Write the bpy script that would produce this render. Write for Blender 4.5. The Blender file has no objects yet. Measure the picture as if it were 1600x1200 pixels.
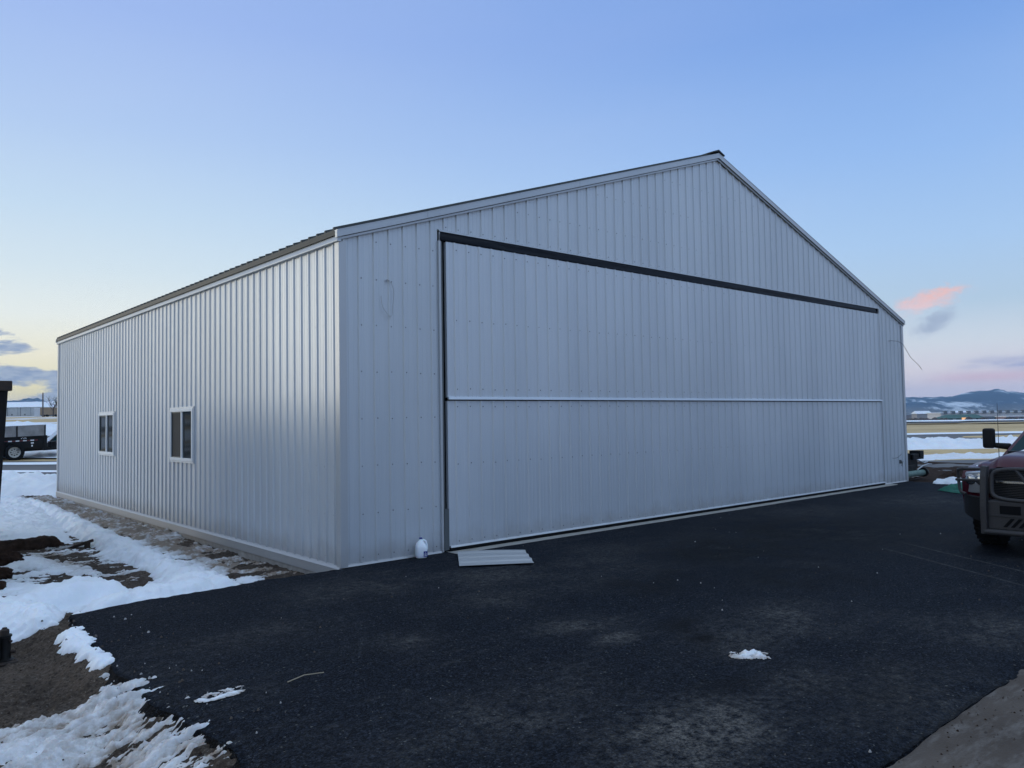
import bpy, bmesh, math, random
import numpy as np
from mathutils import Vector, Matrix

random.seed(7)
R = math.radians
scene = bpy.context.scene
col = scene.collection

# ------------------------------------------------------------------ camera
CAM = Vector((-4.8985, -8.9206, 1.8463))
cd = bpy.data.cameras.new('camera')
cam = bpy.data.objects.new('camera', cd)
col.objects.link(cam)
right = Vector((0.75394783, -0.65673257, -0.01627915))
up = Vector((-0.01618204, -0.04333901, 0.99892936))
fwd = Vector((0.65673497, 0.75287719, 0.04330263))
m = Matrix((right, up, -fwd)).transposed().to_4x4()
m.translation = CAM
cam.matrix_world = m
cd.sensor_width = 36.0
cd.lens = 36.0 * 1226.71 / 1600.0
cd.clip_start = 0.05
cd.clip_end = 30000
scene.camera = cam

# ------------------------------------------------------------------ exposure
scene.view_settings.view_transform = 'Standard'
scene.view_settings.look = 'None'
scene.view_settings.exposure = 0.12
scene.view_settings.gamma = 1.0
scene.view_settings.use_curve_mapping = False
scene.cycles.use_denoising = True
scene.cycles.max_bounces = 8
scene.cycles.volume_bounces = 0
scene.cycles.sample_clamp_indirect = 4.0


# ------------------------------------------------------------------ node helper
def lin(r, g, b):
    f = lambda c: (c / 255 / 12.92) if c / 255 <= 0.04045 else ((c / 255 + 0.055) / 1.055) ** 2.4
    return (f(r), f(g), f(b), 1.0)


class NT:
    def __init__(self, tree):
        self.t = tree
        self.L = tree.links

    def n(self, kind, **kw):
        nd = self.t.nodes.new(kind)
        for k, v in kw.items():
            setattr(nd, k, v)
        return nd

    def put(self, sock, v):
        if isinstance(v, bpy.types.NodeSocket):
            self.L.new(v, sock)
        elif v is not None:
            sock.default_value = v

    def math(self, op, a, b=None, c=None, clamp=False):
        nd = self.n('ShaderNodeMath', operation=op, use_clamp=clamp)
        self.put(nd.inputs[0], a)
        if b is not None: self.put(nd.inputs[1], b)
        if c is not None: self.put(nd.inputs[2], c)
        return nd.outputs[0]

    def vmath(self, op, a, b=None, s=None):
        nd = self.n('ShaderNodeVectorMath', operation=op)
        self.put(nd.inputs[0], a)
        if b is not None: self.put(nd.inputs[1], b)
        if s is not None: self.put(nd.inputs['Scale'], s)
        return nd.outputs['Value'] if op in ('DOT_PRODUCT', 'LENGTH', 'DISTANCE') else nd.outputs[0]

    def mix(self, fac, a, b, blend='MIX'):
        nd = self.n('ShaderNodeMix', data_type='RGBA', blend_type=blend)
        self.put(nd.inputs[0], fac); self.put(nd.inputs[6], a); self.put(nd.inputs[7], b)
        return nd.outputs[2]

    def mapr(self, v, a, b, c=0.0, d=1.0, smooth=False):
        nd = self.n('ShaderNodeMapRange', interpolation_type='SMOOTHSTEP' if smooth else 'LINEAR')
        nd.clamp = True
        for i, q in enumerate((v, a, b, c, d)): self.put(nd.inputs[i], q)
        return nd.outputs[0]

    def ramp(self, fac, stops, interp='LINEAR'):
        nd = self.n('ShaderNodeValToRGB')
        nd.color_ramp.interpolation = interp
        e = nd.color_ramp.elements
        while len(e) < len(stops): e.new(0.5)
        for el, (p, c) in zip(e, stops):
            el.position = p
            el.color = c if len(c) == 4 else (*c, 1)
        self.put(nd.inputs[0], fac)
        return nd.outputs[0]

    def noise(self, vec, scale, detail=4.0, rough=0.55, dist=0.0, out=0):
        nd = self.n('ShaderNodeTexNoise')
        self.put(nd.inputs['Vector'], vec)
        nd.inputs['Scale'].default_value = scale
        nd.inputs['Detail'].default_value = detail
        nd.inputs['Roughness'].default_value = rough
        nd.inputs['Distortion'].default_value = dist
        return nd.outputs[out]

    def xyz(self, x, y, z):
        nd = self.n('ShaderNodeCombineXYZ')
        self.put(nd.inputs[0], x); self.put(nd.inputs[1], y); self.put(nd.inputs[2], z)
        return nd.outputs[0]


# ------------------------------------------------------------------ world: dusk sky
GLOW_AZ = -38.0          # sunset direction, degrees from +Y towards +X
world = bpy.data.worlds.new('World')
scene.world = world
world.use_nodes = True
world.node_tree.nodes.clear()
N = NT(world.node_tree)
dirv = N.vmath('NORMALIZE', N.n('ShaderNodeTexCoord').outputs['Generated'])
sep = N.n('ShaderNodeSeparateXYZ'); N.put(sep.inputs[0], dirv)
dx, dy, dz = sep.outputs
el = N.math('MULTIPLY', N.math('ARCSINE', dz), 180 / math.pi)
azd = N.math('MULTIPLY', N.math('ARCTAN2', dx, dy), 180 / math.pi)
hor = N.vmath('NORMALIZE', N.xyz(dx, dy, 0.0))
ca = N.vmath('DOT_PRODUCT', hor, (math.sin(R(GLOW_AZ)), math.cos(R(GLOW_AZ)), 0))
ang = N.math('MULTIPLY', N.math('ARCCOSINE', N.math('MULTIPLY', ca, 0.99999)), 180 / math.pi)
fe = N.math('DIVIDE', N.math('MAXIMUM', el, 0.0), 60.0, clamp=True)


def elramp(stops):
    return N.ramp(fe, [(e / 60.0, lin(*c)) for e, c in stops])


r_glow = elramp([(0, (178, 184, 202)), (3, (214, 212, 212)), (6, (252, 244, 222)), (13, (246, 246, 240)),
                 (20, (205, 222, 242)), (32, (160, 186, 232)), (60, (105, 140, 208))])
r_left = elramp([(0, (240, 218, 200)), (2.2, (255, 238, 182)), (4.5, (254, 243, 216)), (7, (241, 242, 238)),
                 (10, (220, 231, 240)), (14, (200, 219, 241)), (19, (180, 202, 240)), (26, (162, 185, 237)), (60, (104, 138, 208))])
r_right = elramp([(0, (220, 214, 236)), (1.6, (230, 216, 230)), (2.6, (234, 222, 230)), (4.5, (218, 222, 232)), (7, (186, 206, 228)),
                  (11, (172, 201, 239)), (17, (150, 185, 238)), (25, (124, 162, 227)), (60, (90, 128, 206))])
r_back = elramp([(0, (96, 108, 146)), (4, (126, 134, 172)), (9, (190, 202, 234)), (16, (186, 207, 244)),
                 (28, (156, 188, 240)), (60, (114, 152, 220))])
sky = N.mix(N.mapr(ang, 8, 48, smooth=True), r_glow, r_left)
sky = N.mix(N.mapr(ang, 46, 112, smooth=True), sky, r_right)
sky = N.mix(N.mapr(ang, 110, 165, smooth=True), sky, r_back)
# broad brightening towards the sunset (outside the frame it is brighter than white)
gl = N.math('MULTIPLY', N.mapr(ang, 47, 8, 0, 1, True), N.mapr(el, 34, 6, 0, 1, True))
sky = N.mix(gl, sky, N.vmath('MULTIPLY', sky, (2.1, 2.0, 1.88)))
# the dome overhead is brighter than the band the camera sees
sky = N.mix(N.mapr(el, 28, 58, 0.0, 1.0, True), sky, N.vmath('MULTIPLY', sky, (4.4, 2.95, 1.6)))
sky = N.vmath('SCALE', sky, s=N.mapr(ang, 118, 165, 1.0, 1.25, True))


def gauss(x0, y0, sx, sy, tilt=0.0):
    """soft blob around (azimuth, elevation)"""
    u = N.math('SUBTRACT', azd, x0); v = N.math('SUBTRACT', el, y0)
    c, s = math.cos(R(tilt)), math.sin(R(tilt))
    a = N.math('DIVIDE', N.math('ADD', N.math('MULTIPLY', u, c), N.math('MULTIPLY', v, s)), sx)
    b = N.math('DIVIDE', N.math('SUBTRACT', N.math('MULTIPLY', v, c), N.math('MULTIPLY', u, s)), sy)
    q = N.math('ADD', N.math('MULTIPLY', a, a), N.math('MULTIPLY', b, b))
    return N.math('EXPONENT', N.math('MULTIPLY', q, -1.0))


# dark cloud bars low over the sunset
cv = N.xyz(N.math('MULTIPLY', azd, 0.55), N.math('MULTIPLY', el, 1.7), 3.7)
cn = N.noise(cv, 1.0, 8, 0.60, 0.25)
bars = N.math('ADD', N.math('ADD', gauss(8.1, 4.75, 1.9, .50, 2), gauss(8.0, 3.25, 4.6, .55, -4)),
              N.math('ADD', gauss(12.2, 2.0, 3.6, .8, 8), N.math('ADD', gauss(6.8, 5.9, 1.8, .3, -6), gauss(-14, 3.6, 14, .9))))
bars = N.math('ADD', bars, gauss(8, 1.0, 6, .35))
dens = N.mapr(N.math('ADD', N.math('MULTIPLY', bars, .85), N.math('MULTIPLY', N.math('SUBTRACT', cn, .5), 1.5)), .30, .62, 0, 1, True)
ccol = N.mix(N.mapr(N.noise(cv, 2.2, 4), .35, .65), lin(128, 147, 186), lin(176, 186, 206))
sky = N.mix(N.math('MULTIPLY', dens, .92), sky, ccol)
# small pink cloud with its grey underside, over the eave on the right
pv = N.xyz(N.math('MULTIPLY', azd, .8), N.math('MULTIPLY', el, 1.6), 1.3)
pn = N.noise(pv, 1.5, 8, .62, .5)
pink = N.mapr(N.math('ADD', gauss(69.2, 7.15, 2.4, .78, 16), N.math('MULTIPLY', N.math('SUBTRACT', pn, .5), 1.5)), .25, 1.05, 0, 1, True)
pink = N.math('MULTIPLY', pink, N.mapr(gauss(69.2, 7.15, 3.0, 1.15, 16), .05, .6))
grey = N.mapr(N.math('ADD', gauss(69.5, 5.7, 1.7, .75, 28), N.math('MULTIPLY', N.math('SUBTRACT', pn, .5), 1.1)), .3, 1.0, 0, 1, True)
grey = N.math('MULTIPLY', grey, N.mapr(gauss(69.6, 5.75, 2.2, 1.0, 28), .05, .4))
sky = N.mix(N.math('MULTIPLY', grey, .7), sky, lin(156, 168, 196))
sky = N.mix(N.math('MULTIPLY', pink, .85), sky, N.mix(N.mapr(el, 6.4, 7.6), lin(240, 206, 212), lin(250, 190, 180)))
# violet bank with a pink lower edge
vb = N.math('MULTIPLY', N.mapr(azd, 69.6, 73.0, 0, 1, True), gauss(74.5, 2.85, 9, .42))
pb = N.math('MULTIPLY', N.mapr(azd, 67.8, 70.5, 0, 1, True), gauss(72.6, 2.1, 5, .33))
wv = N.mapr(N.noise(N.xyz(N.math('MULTIPLY', azd, .35), N.math('MULTIPLY', el, 2.2), 0), 1.2, 4), .3, .6)
sky = N.mix(N.math('MULTIPLY', N.math('MULTIPLY', vb, wv), .85), sky, lin(152, 160, 204))
sky = N.mix(N.math('MULTIPLY', pb, .6), sky, lin(226, 182, 200))
# faint high veil so the gradient is not perfectly even
vv = N.noise(N.xyz(N.math('MULTIPLY', azd, .05), N.math('MULTIPLY', el, .16), 9), 1.0, 4, .5)
sky = N.mix(N.math('MULTIPLY', N.mapr(vv, .45, .75), .035), sky, lin(226, 222, 236))

nish = N.n('ShaderNodeTexSky', sky_type='NISHITA')
nish.sun_disc = False
nish.sun_elevation = R(2.5)
nish.sun_rotation = R(GLOW_AZ)
nish.altitude = 1200
nscaled = N.vmath('SCALE', nish.outputs[0], s=0.06)
sky = N.mix(0.03, sky, nscaled)
SKY_STRENGTH = 1.0
bg = N.n('ShaderNodeBackground')
sky = N.vmath('MULTIPLY', sky, (.945, .992, .985))
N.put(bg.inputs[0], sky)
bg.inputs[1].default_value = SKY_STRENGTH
N.L.new(bg.outputs[0], N.n('ShaderNodeOutputWorld').inputs[0])
world.cycles.sampling_method = 'MANUAL'
world.cycles.sample_map_resolution = 1024

# the last light from behind the clouds in the west: wide and weak
sl = bpy.data.lights.new('sun', 'SUN')
sl.energy = 0.5
sl.angle = R(14)
sl.color = (1.0, 0.92, 0.80)
sun = bpy.data.objects.new('sun', sl)
col.objects.link(sun)
sd = Vector((math.sin(R(GLOW_AZ)) * math.cos(R(5)), math.cos(R(GLOW_AZ)) * math.cos(R(5)), math.sin(R(5))))
sun.rotation_euler = sd.to_track_quat('Z', 'Y').to_euler()
sun.location = (-30, 30, 20)


# ------------------------------------------------------------------ materials
def mat(name, color=(.5, .5, .5), rough=.6, metal=0.0, spec=.5, build=None, **kw):
    mt = bpy.data.materials.new(name)
    mt.use_nodes = True
    t = NT(mt.node_tree)
    b = mt.node_tree.nodes['Principled BSDF']
    b.inputs['Base Color'].default_value = (*color[:3], 1)
    b.inputs['Roughness'].default_value = rough
    b.inputs['Metallic'].default_value = metal
    b.inputs['Specular IOR Level'].default_value = spec
    for k, v in kw.items():
        b.inputs[k].default_value = v
    if build: build(t, b)
    return mt


def bump(t, b, h, strength=.5, dist=.01):
    nd = t.n('ShaderNodeBump')
    nd.inputs['Strength'].default_value = strength
    nd.inputs['Distance'].default_value = dist
    t.put(nd.inputs['Height'], h)
    t.L.new(nd.outputs[0], b.inputs['Normal'])


def objco(t):
    return t.n('ShaderNodeTexCoord').outputs['Object']


def rough_var(c1, c2, scale, bumps=0.0, dist=.01, detail=6, r=(.6, .9), stretch=(1, 1, 1)):
    def f(t, b):
        v = t.vmath('MULTIPLY', objco(t), stretch)
        n1 = t.noise(v, scale, detail, .6)
        t.put(b.inputs['Base Color'], t.mix(t.mapr(n1, .3, .7), (*c1, 1), (*c2, 1)))
        t.put(b.inputs['Roughness'], t.mapr(n1, .3, .7, r[0], r[1]))
        if bumps: bump(t, b, t.noise(v, scale * 2.3, 6, .65), bumps, dist)
    return f


def steel(c):
    def f(t, b):
        v = objco(t)
        n1 = t.noise(t.vmath('MULTIPLY', v, (1, 1, .25)), .9, 3, .5)
        n2 = t.noise(t.vmath('MULTIPLY', v, (14, 14, .35)), 1.0, 4, .6)
        n3 = t.noise(v, 55, 3, .6)
        a = t.mix(t.mapr(n1, .3, .7), (c[0] * .93, c[1] * .94, c[2] * .95, 1), (c[0] * 1.05, c[1] * 1.05, c[2] * 1.05, 1))
        a = t.mix(t.math('MULTIPLY', t.mapr(n2, .52, .75), .16), a, (c[0] * .72, c[1] * .73, c[2] * .76, 1))
        # splashed mud on the lowest foot of the sheet
        sp = t.n('ShaderNodeSeparateXYZ'); t.put(sp.inputs[0], v)
        md = t.math('MULTIPLY', t.mapr(t.math('ADD', sp.outputs[2], t.math('MULTIPLY', t.noise(v, 3.0, 5, .6), -.5)), .12, -.25, 0, 1, True), .4)
        a = t.mix(md, a, (.30, .27, .24, 1))
        t.put(b.inputs['Base Color'], a)
        t.put(b.inputs['Roughness'], t.mapr(n3, .3, .7, .36, .44))
        h = t.math('ADD', t.noise(t.vmath('MULTIPLY', v, (1, 1, .5)), 2.2, 2, .4), t.math('MULTIPLY', n2, .12))
        bump(t, b, h, .35, .012)
    return f


M = {}
M['wall'] = mat('painted_steel', (.42, .43, .44), .42, .28, .45, steel((.535, .57, .605)))
M['door'] = mat('door_steel', (.46, .47, .48), .42, .28, .45, steel((.56, .595, .635)))
M['trim'] = mat('trim_steel', (.5, .51, .52), .42, .3, .45, steel((.47, .49, .51)))
M['bright'] = mat('bright_trim', (.6, .62, .63), .4, .2, .5, steel((.62, .64, .65)))
M['rake'] = mat('rake_steel', (.4, .41, .42), .38, .4, .5, steel((.43, .455, .48)))
M['roof'] = mat('roof_steel', (.026, .031, .033), .5, .2, .3)
M['screw'] = mat('screw_head', (.17, .175, .185), .5, .4)
M['dark'] = mat('dark_gap', (.006, .006, .007), .8, 0, .1)
M['track'] = mat('grey_track', (.10, .11, .115), .5, .4)
M['vinyl'] = mat('black_vinyl', (.0025, .0042, .009), .5, 0, .12)
M['rubber'] = mat('rubber', (.010, .010, .011), .8, 0, .12, rough_var((.004, .004, .0045), (.010, .010, .010), 30, .3, .004, r=(.75, .9)))
M['white_vinyl'] = mat('white_vinyl', (.78, .80, .80), .35)
M['glass'] = mat('window_glass', (.008, .011, .012), .06, 0, .07)
M['screen'] = mat('insect_screen', (.055, .052, .05), .75, 0, .2, rough_var((.05, .047, .045), (.065, .062, .06), 200))
M['concrete'] = mat('concrete', (.36, .34, .31), .85, 0, .3, rough_var((.24, .225, .2), (.40, .375, .34), 6, .35, .004))
M['black_steel'] = mat('black_steel', (.010, .010, .012), .5, .0, .2, rough_var((.004, .004, .005), (.011, .010, .009), 6, .15, .004, r=(.4, .7)))
M['rust_edge'] = mat('worn_edge', (.035, .026, .022), .75, .1, .3, rough_var((.02, .017, .016), (.06, .04, .03), 14, .2, .004))
M['jug'] = mat('milky_plastic', (.78, .82, .86), .32, 0, .5, None, **{'Subsurface Weight': .25, 'Subsurface Scale': .03})
M['blue'] = mat('blue_plastic', (.012, .03, .22), .35)
M['white_print'] = mat('white_print', (.75, .77, .8), .5)
M['paint'] = mat('maroon_paint', (.052, .0018, .010), .36, 0, .2, None, **{'Coat Weight': .25, 'Coat Roughness': .08})
M['gun'] = mat('textured_grey_steel', (.055, .056, .06), .5, .0, .3, rough_var((.030, .029, .031), (.050, .048, .05), 60, .25, .003, r=(.42, .6)))
M['blackplast'] = mat('black_plastic', (.009, .009, .010), .6, 0, .2)
M['chrome'] = mat('dull_chrome', (.45, .46, .48), .2, 1.0)
M['lens'] = mat('headlamp_lens', (.38, .40, .42), .12, .35, .5)
M['carglass'] = mat('car_glass', (.006, .030, .033), .05, 0, .10)
M['plate'] = mat('plate', (.66, .66, .56), .45)
M['green'] = mat('green_tarp', (.010, .10, .065), .6, 0, .3, rough_var((.008, .075, .05), (.016, .14, .09), 6, .3, .01))
M['pipe'] = mat('green_pipe', (.12, .19, .17), .5, .1, .4, rough_var((.085, .14, .125), (.17, .25, .22), 9, .1, .003))
M['brass'] = mat('galvanised', (.4, .41, .42), .4, .8)


def snow_nodes(t, b):
    v = objco(t)
    at = t.n('ShaderNodeAttribute', attribute_name='dirt')
    n1 = t.noise(v, 9, 7, .68)
    n2 = t.noise(v, 1.4, 4, .55)
    clean = t.mix(t.mapr(n2, .3, .7), (.77, .80, .84, 1), (.86, .88, .90, 1))
    d = t.math('MULTIPLY', at.outputs['Fac'], t.mapr(n1, .30, .58, .25, 1.0), clamp=True)
    t.put(b.inputs['Base Color'], t.mix(d, clean, (.25, .20, .155, 1)))
    b.inputs['Subsurface Weight'].default_value = .12
    b.inputs['Subsurface Scale'].default_value = .03
    h = t.math('ADD', t.noise(v, 7, 8, .7), t.math('MULTIPLY', t.noise(v, 38, 4, .6), .35))
    bump(t, b, h, .6, .035)


M['snow'] = mat('snow', (.8, .82, .86), .7, 0, .25, snow_nodes)


def dirt_nodes(t, b):
    v = objco(t)
    n1 = t.noise(v, 1.3, 6, .62)
    n2 = t.noise(v, 16, 7, .7)
    vo = t.n('ShaderNodeTexVoronoi'); t.put(vo.inputs['Vector'], v); vo.inputs['Scale'].default_value = 34
    c = t.mix(t.mapr(n1, .3, .7), (.034, .023, .016, 1), (.125, .092, .068, 1))
    c = t.mix(t.math('MULTIPLY', t.mapr(n2, .5, .75), .6), c, (.21, .17, .135, 1))
    c = t.mix(t.math('MULTIPLY', t.mapr(vo.outputs['Distance'], .25, .05), t.mapr(n2, .52, .62)), c, (.24, .215, .19, 1))
    n9 = t.noise(v, 42, 5, .7)
    c = t.mix(t.math('MULTIPLY', t.mapr(n9, .50, .40), .75), c, (.022, .015, .010, 1))
    c = t.mix(t.math('MULTIPLY', t.mapr(n9, .60, .68), .7), c, (.26, .22, .18, 1))
    t.put(b.inputs['Base Color'], c)
    bump(t, b, t.math('ADD', t.math('ADD', n2, n9), t.math('MULTIPLY', vo.outputs['Distance'], -.5)), 1.0, .03)


M['dirt'] = mat('mud', (.1, .08, .06), .85, 0, .25, dirt_nodes)
M['soil'] = mat('dark_soil', (.05, .035, .025), .9, 0, .05, rough_var((.014, .008, .0055), (.058, .036, .026), 7, .9, .05, r=(.85, .97)))


def gravel_nodes(t, b):
    v = objco(t)
    n1 = t.noise(v, .8, 6, .6)
    n2 = t.noise(t.vmath('MULTIPLY', v, (.45, 1.6, 1)), 6, 7, .7)
    vo = t.n('ShaderNodeTexVoronoi'); t.put(vo.inputs['Vector'], v); vo.inputs['Scale'].default_value = 60
    c = t.mix(t.mapr(n1, .3, .7), (.042, .031, .024, 1), (.105, .086, .072, 1))
    c = t.mix(t.math('MULTIPLY', t.mapr(n2, .48, .72), .7), c, (.19, .172, .158, 1))
    t.put(b.inputs['Base Color'], c)
    bump(t, b, t.math('ADD', t.math('MULTIPLY', vo.outputs['Distance'], -.5), n2), .6, .012)


M['gravel'] = mat('packed_gravel', (.14, .125, .11), .9, 0, .2, gravel_nodes)


def asphalt_nodes(t, b):
    v = objco(t)
    dust = t.n('ShaderNodeAttribute', attribute_name='dust').outputs['Fac']
    wet = t.n('ShaderNodeAttribute', attribute_name='wet').outputs['Fac']
    vo = t.n('ShaderNodeTexVoronoi'); t.put(vo.inputs['Vector'], v); vo.inputs['Scale'].default_value = 85
    vc = t.n('ShaderNodeSeparateColor'); t.put(vc.inputs[0], vo.outputs['Color'])
    n1 = t.noise(v, .5, 6, .6)
    n2 = t.noise(v, 14, 7, .72)
    n4 = t.math('MULTIPLY', t.math('ADD', t.noise(t.vmath('MULTIPLY', v, (.35, 2.2, 1)), 3, 7, .72), t.noise(v, .9, 5, .6)), .5)
    c = t.mix(t.mapr(n1, .3, .72), (.0014, .0020, .0036, 1), (.0040, .0053, .0082, 1))
    # single stones of the mix, lighter and darker
    n7 = t.noise(v, 42, 4, .7)
    c = t.mix(t.math('MULTIPLY', t.mapr(n7, .46, .66), t.mapr(n2, .3, .65, .25, 1.0)), c, (.016, .0215, .034, 1))
    c = t.mix(t.math('MULTIPLY', t.mapr(vc.outputs[0], .55, 1.0), t.mapr(n2, .35, .7, .15, .9)), c, (.044, .053, .072, 1))
    c = t.mix(t.math('MULTIPLY', t.mapr(vc.outputs[1], .992, .997), .7), c, (.13, .13, .12, 1))
    c = t.mix(t.math('MULTIPLY', t.mapr(n4, .50, .70), t.mapr(n2, .42, .62, .0, .6)), c, (.075, .072, .068, 1))
    n6 = t.noise(v, 48, 5, .75)
    dm = t.math('MULTIPLY', t.math('MULTIPLY', dust, t.mapr(n2, .38, .62)), t.mapr(n6, .36, .60, .1, 1.3), clamp=True)
    c = t.mix(dm, c, (.135, .126, .114, 1))
    c = t.mix(t.math('MULTIPLY', wet, .85, clamp=True), c, (.003, .0032, .004, 1))
    # two scuffed tyre lines in front of the truck
    sp = t.n('ShaderNodeSeparateXYZ'); t.put(sp.inputs[0], v)
    for (x1, y1), (x2, y2) in (((6.35, -4.44), (5.43, -5.92)), ((5.77, -4.35), (4.75, -5.95))):
        L = math.hypot(x2 - x1, y2 - y1); nx, ny = -(y2 - y1) / L, (x2 - x1) / L
        q = t.math('ADD', t.math('MULTIPLY', t.math('SUBTRACT', sp.outputs[0], x1), nx), t.math('MULTIPLY', t.math('SUBTRACT', sp.outputs[1], y1), ny))
        a = t.mapr(t.math('ABSOLUTE', q), .035, .012)
        along = t.mapr(sp.outputs[1], y1 + .5, y1 - .1)
        c = t.mix(t.math('MULTIPLY', t.math('MULTIPLY', a, along), t.mapr(n2, .36, .66, .0, .7)), c, (.085, .085, .085, 1))
    t.put(b.inputs['Base Color'], c)
    t.put(b.inputs['Roughness'], t.math('SUBTRACT', t.mapr(n2, .3, .7, .72, .9), t.math('MULTIPLY', wet, .12)))
    h = t.math('ADD', t.math('MULTIPLY', vo.outputs['Distance'], -.8), t.math('MULTIPLY', n2, .8))
    bump(t, b, h, .9, .012)


M['asphalt'] = mat('fresh_asphalt', (.02, .02, .022), .9, 0, .07, asphalt_nodes)
M['oldroad'] = mat('worn_pavement', (.11, .11, .115), .85, 0, .25, rough_var((.075, .075, .08), (.15, .145, .14), .5, .2, .01, stretch=(1, 1, 1)))


def terrain_nodes(t, b):
    v = objco(t)
    n0 = t.noise(v, .018, 6, .6)
    n1 = t.noise(v, .12, 7, .65)
    n2 = t.noise(v, 1.1, 6, .7)
    c = t.mix(t.mapr(n1, .32, .68), (.44, .315, .16, 1), (.64, .475, .26, 1))
    c = t.mix(t.math('MULTIPLY', t.mapr(n2, .45, .75), .6), c, (.26, .19, .115, 1))
    town = t.n('ShaderNodeAttribute', attribute_name='town').outputs['Fac']
    sn = t.n('ShaderNodeAttribute', attribute_name='snowy').outputs['Fac']
    c = t.mix(town, c, t.mix(t.mapr(n0, .4, .6), (.12, .10, .09, 1), (.26, .22, .19, 1)))
    c = t.mix(t.math('MULTIPLY', t.mapr(t.math('ADD', t.math('MULTIPLY', n1, .8), t.math('MULTIPLY', sn, .45)), .56, .68), 1.0), c, (.74, .77, .82, 1))
    t.put(b.inputs['Base Color'], c)
    bump(t, b, n2, .4, .1)


M['terrain'] = mat('dry_grass_land', (.3, .24, .16), .9, 0, .1, terrain_nodes)


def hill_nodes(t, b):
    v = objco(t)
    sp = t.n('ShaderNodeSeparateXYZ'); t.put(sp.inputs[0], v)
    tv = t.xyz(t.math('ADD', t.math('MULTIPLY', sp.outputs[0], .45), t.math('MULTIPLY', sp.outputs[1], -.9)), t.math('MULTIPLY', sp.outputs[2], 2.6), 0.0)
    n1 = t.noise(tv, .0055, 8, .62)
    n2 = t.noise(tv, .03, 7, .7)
    c = t.mix(t.mapr(n2, .35, .65), (.008, .018, .040, 1), (.025, .050, .095, 1))  # forest tones tinted blue: part of the distance haze is put into the colour
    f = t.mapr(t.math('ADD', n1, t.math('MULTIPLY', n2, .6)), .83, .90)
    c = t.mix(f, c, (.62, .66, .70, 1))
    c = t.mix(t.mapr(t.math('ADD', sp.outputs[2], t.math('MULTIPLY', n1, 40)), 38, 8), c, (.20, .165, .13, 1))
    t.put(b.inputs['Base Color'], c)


M['hills'] = mat('forested_hills', (.06, .07, .08), .9, 0, .1, hill_nodes)


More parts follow.
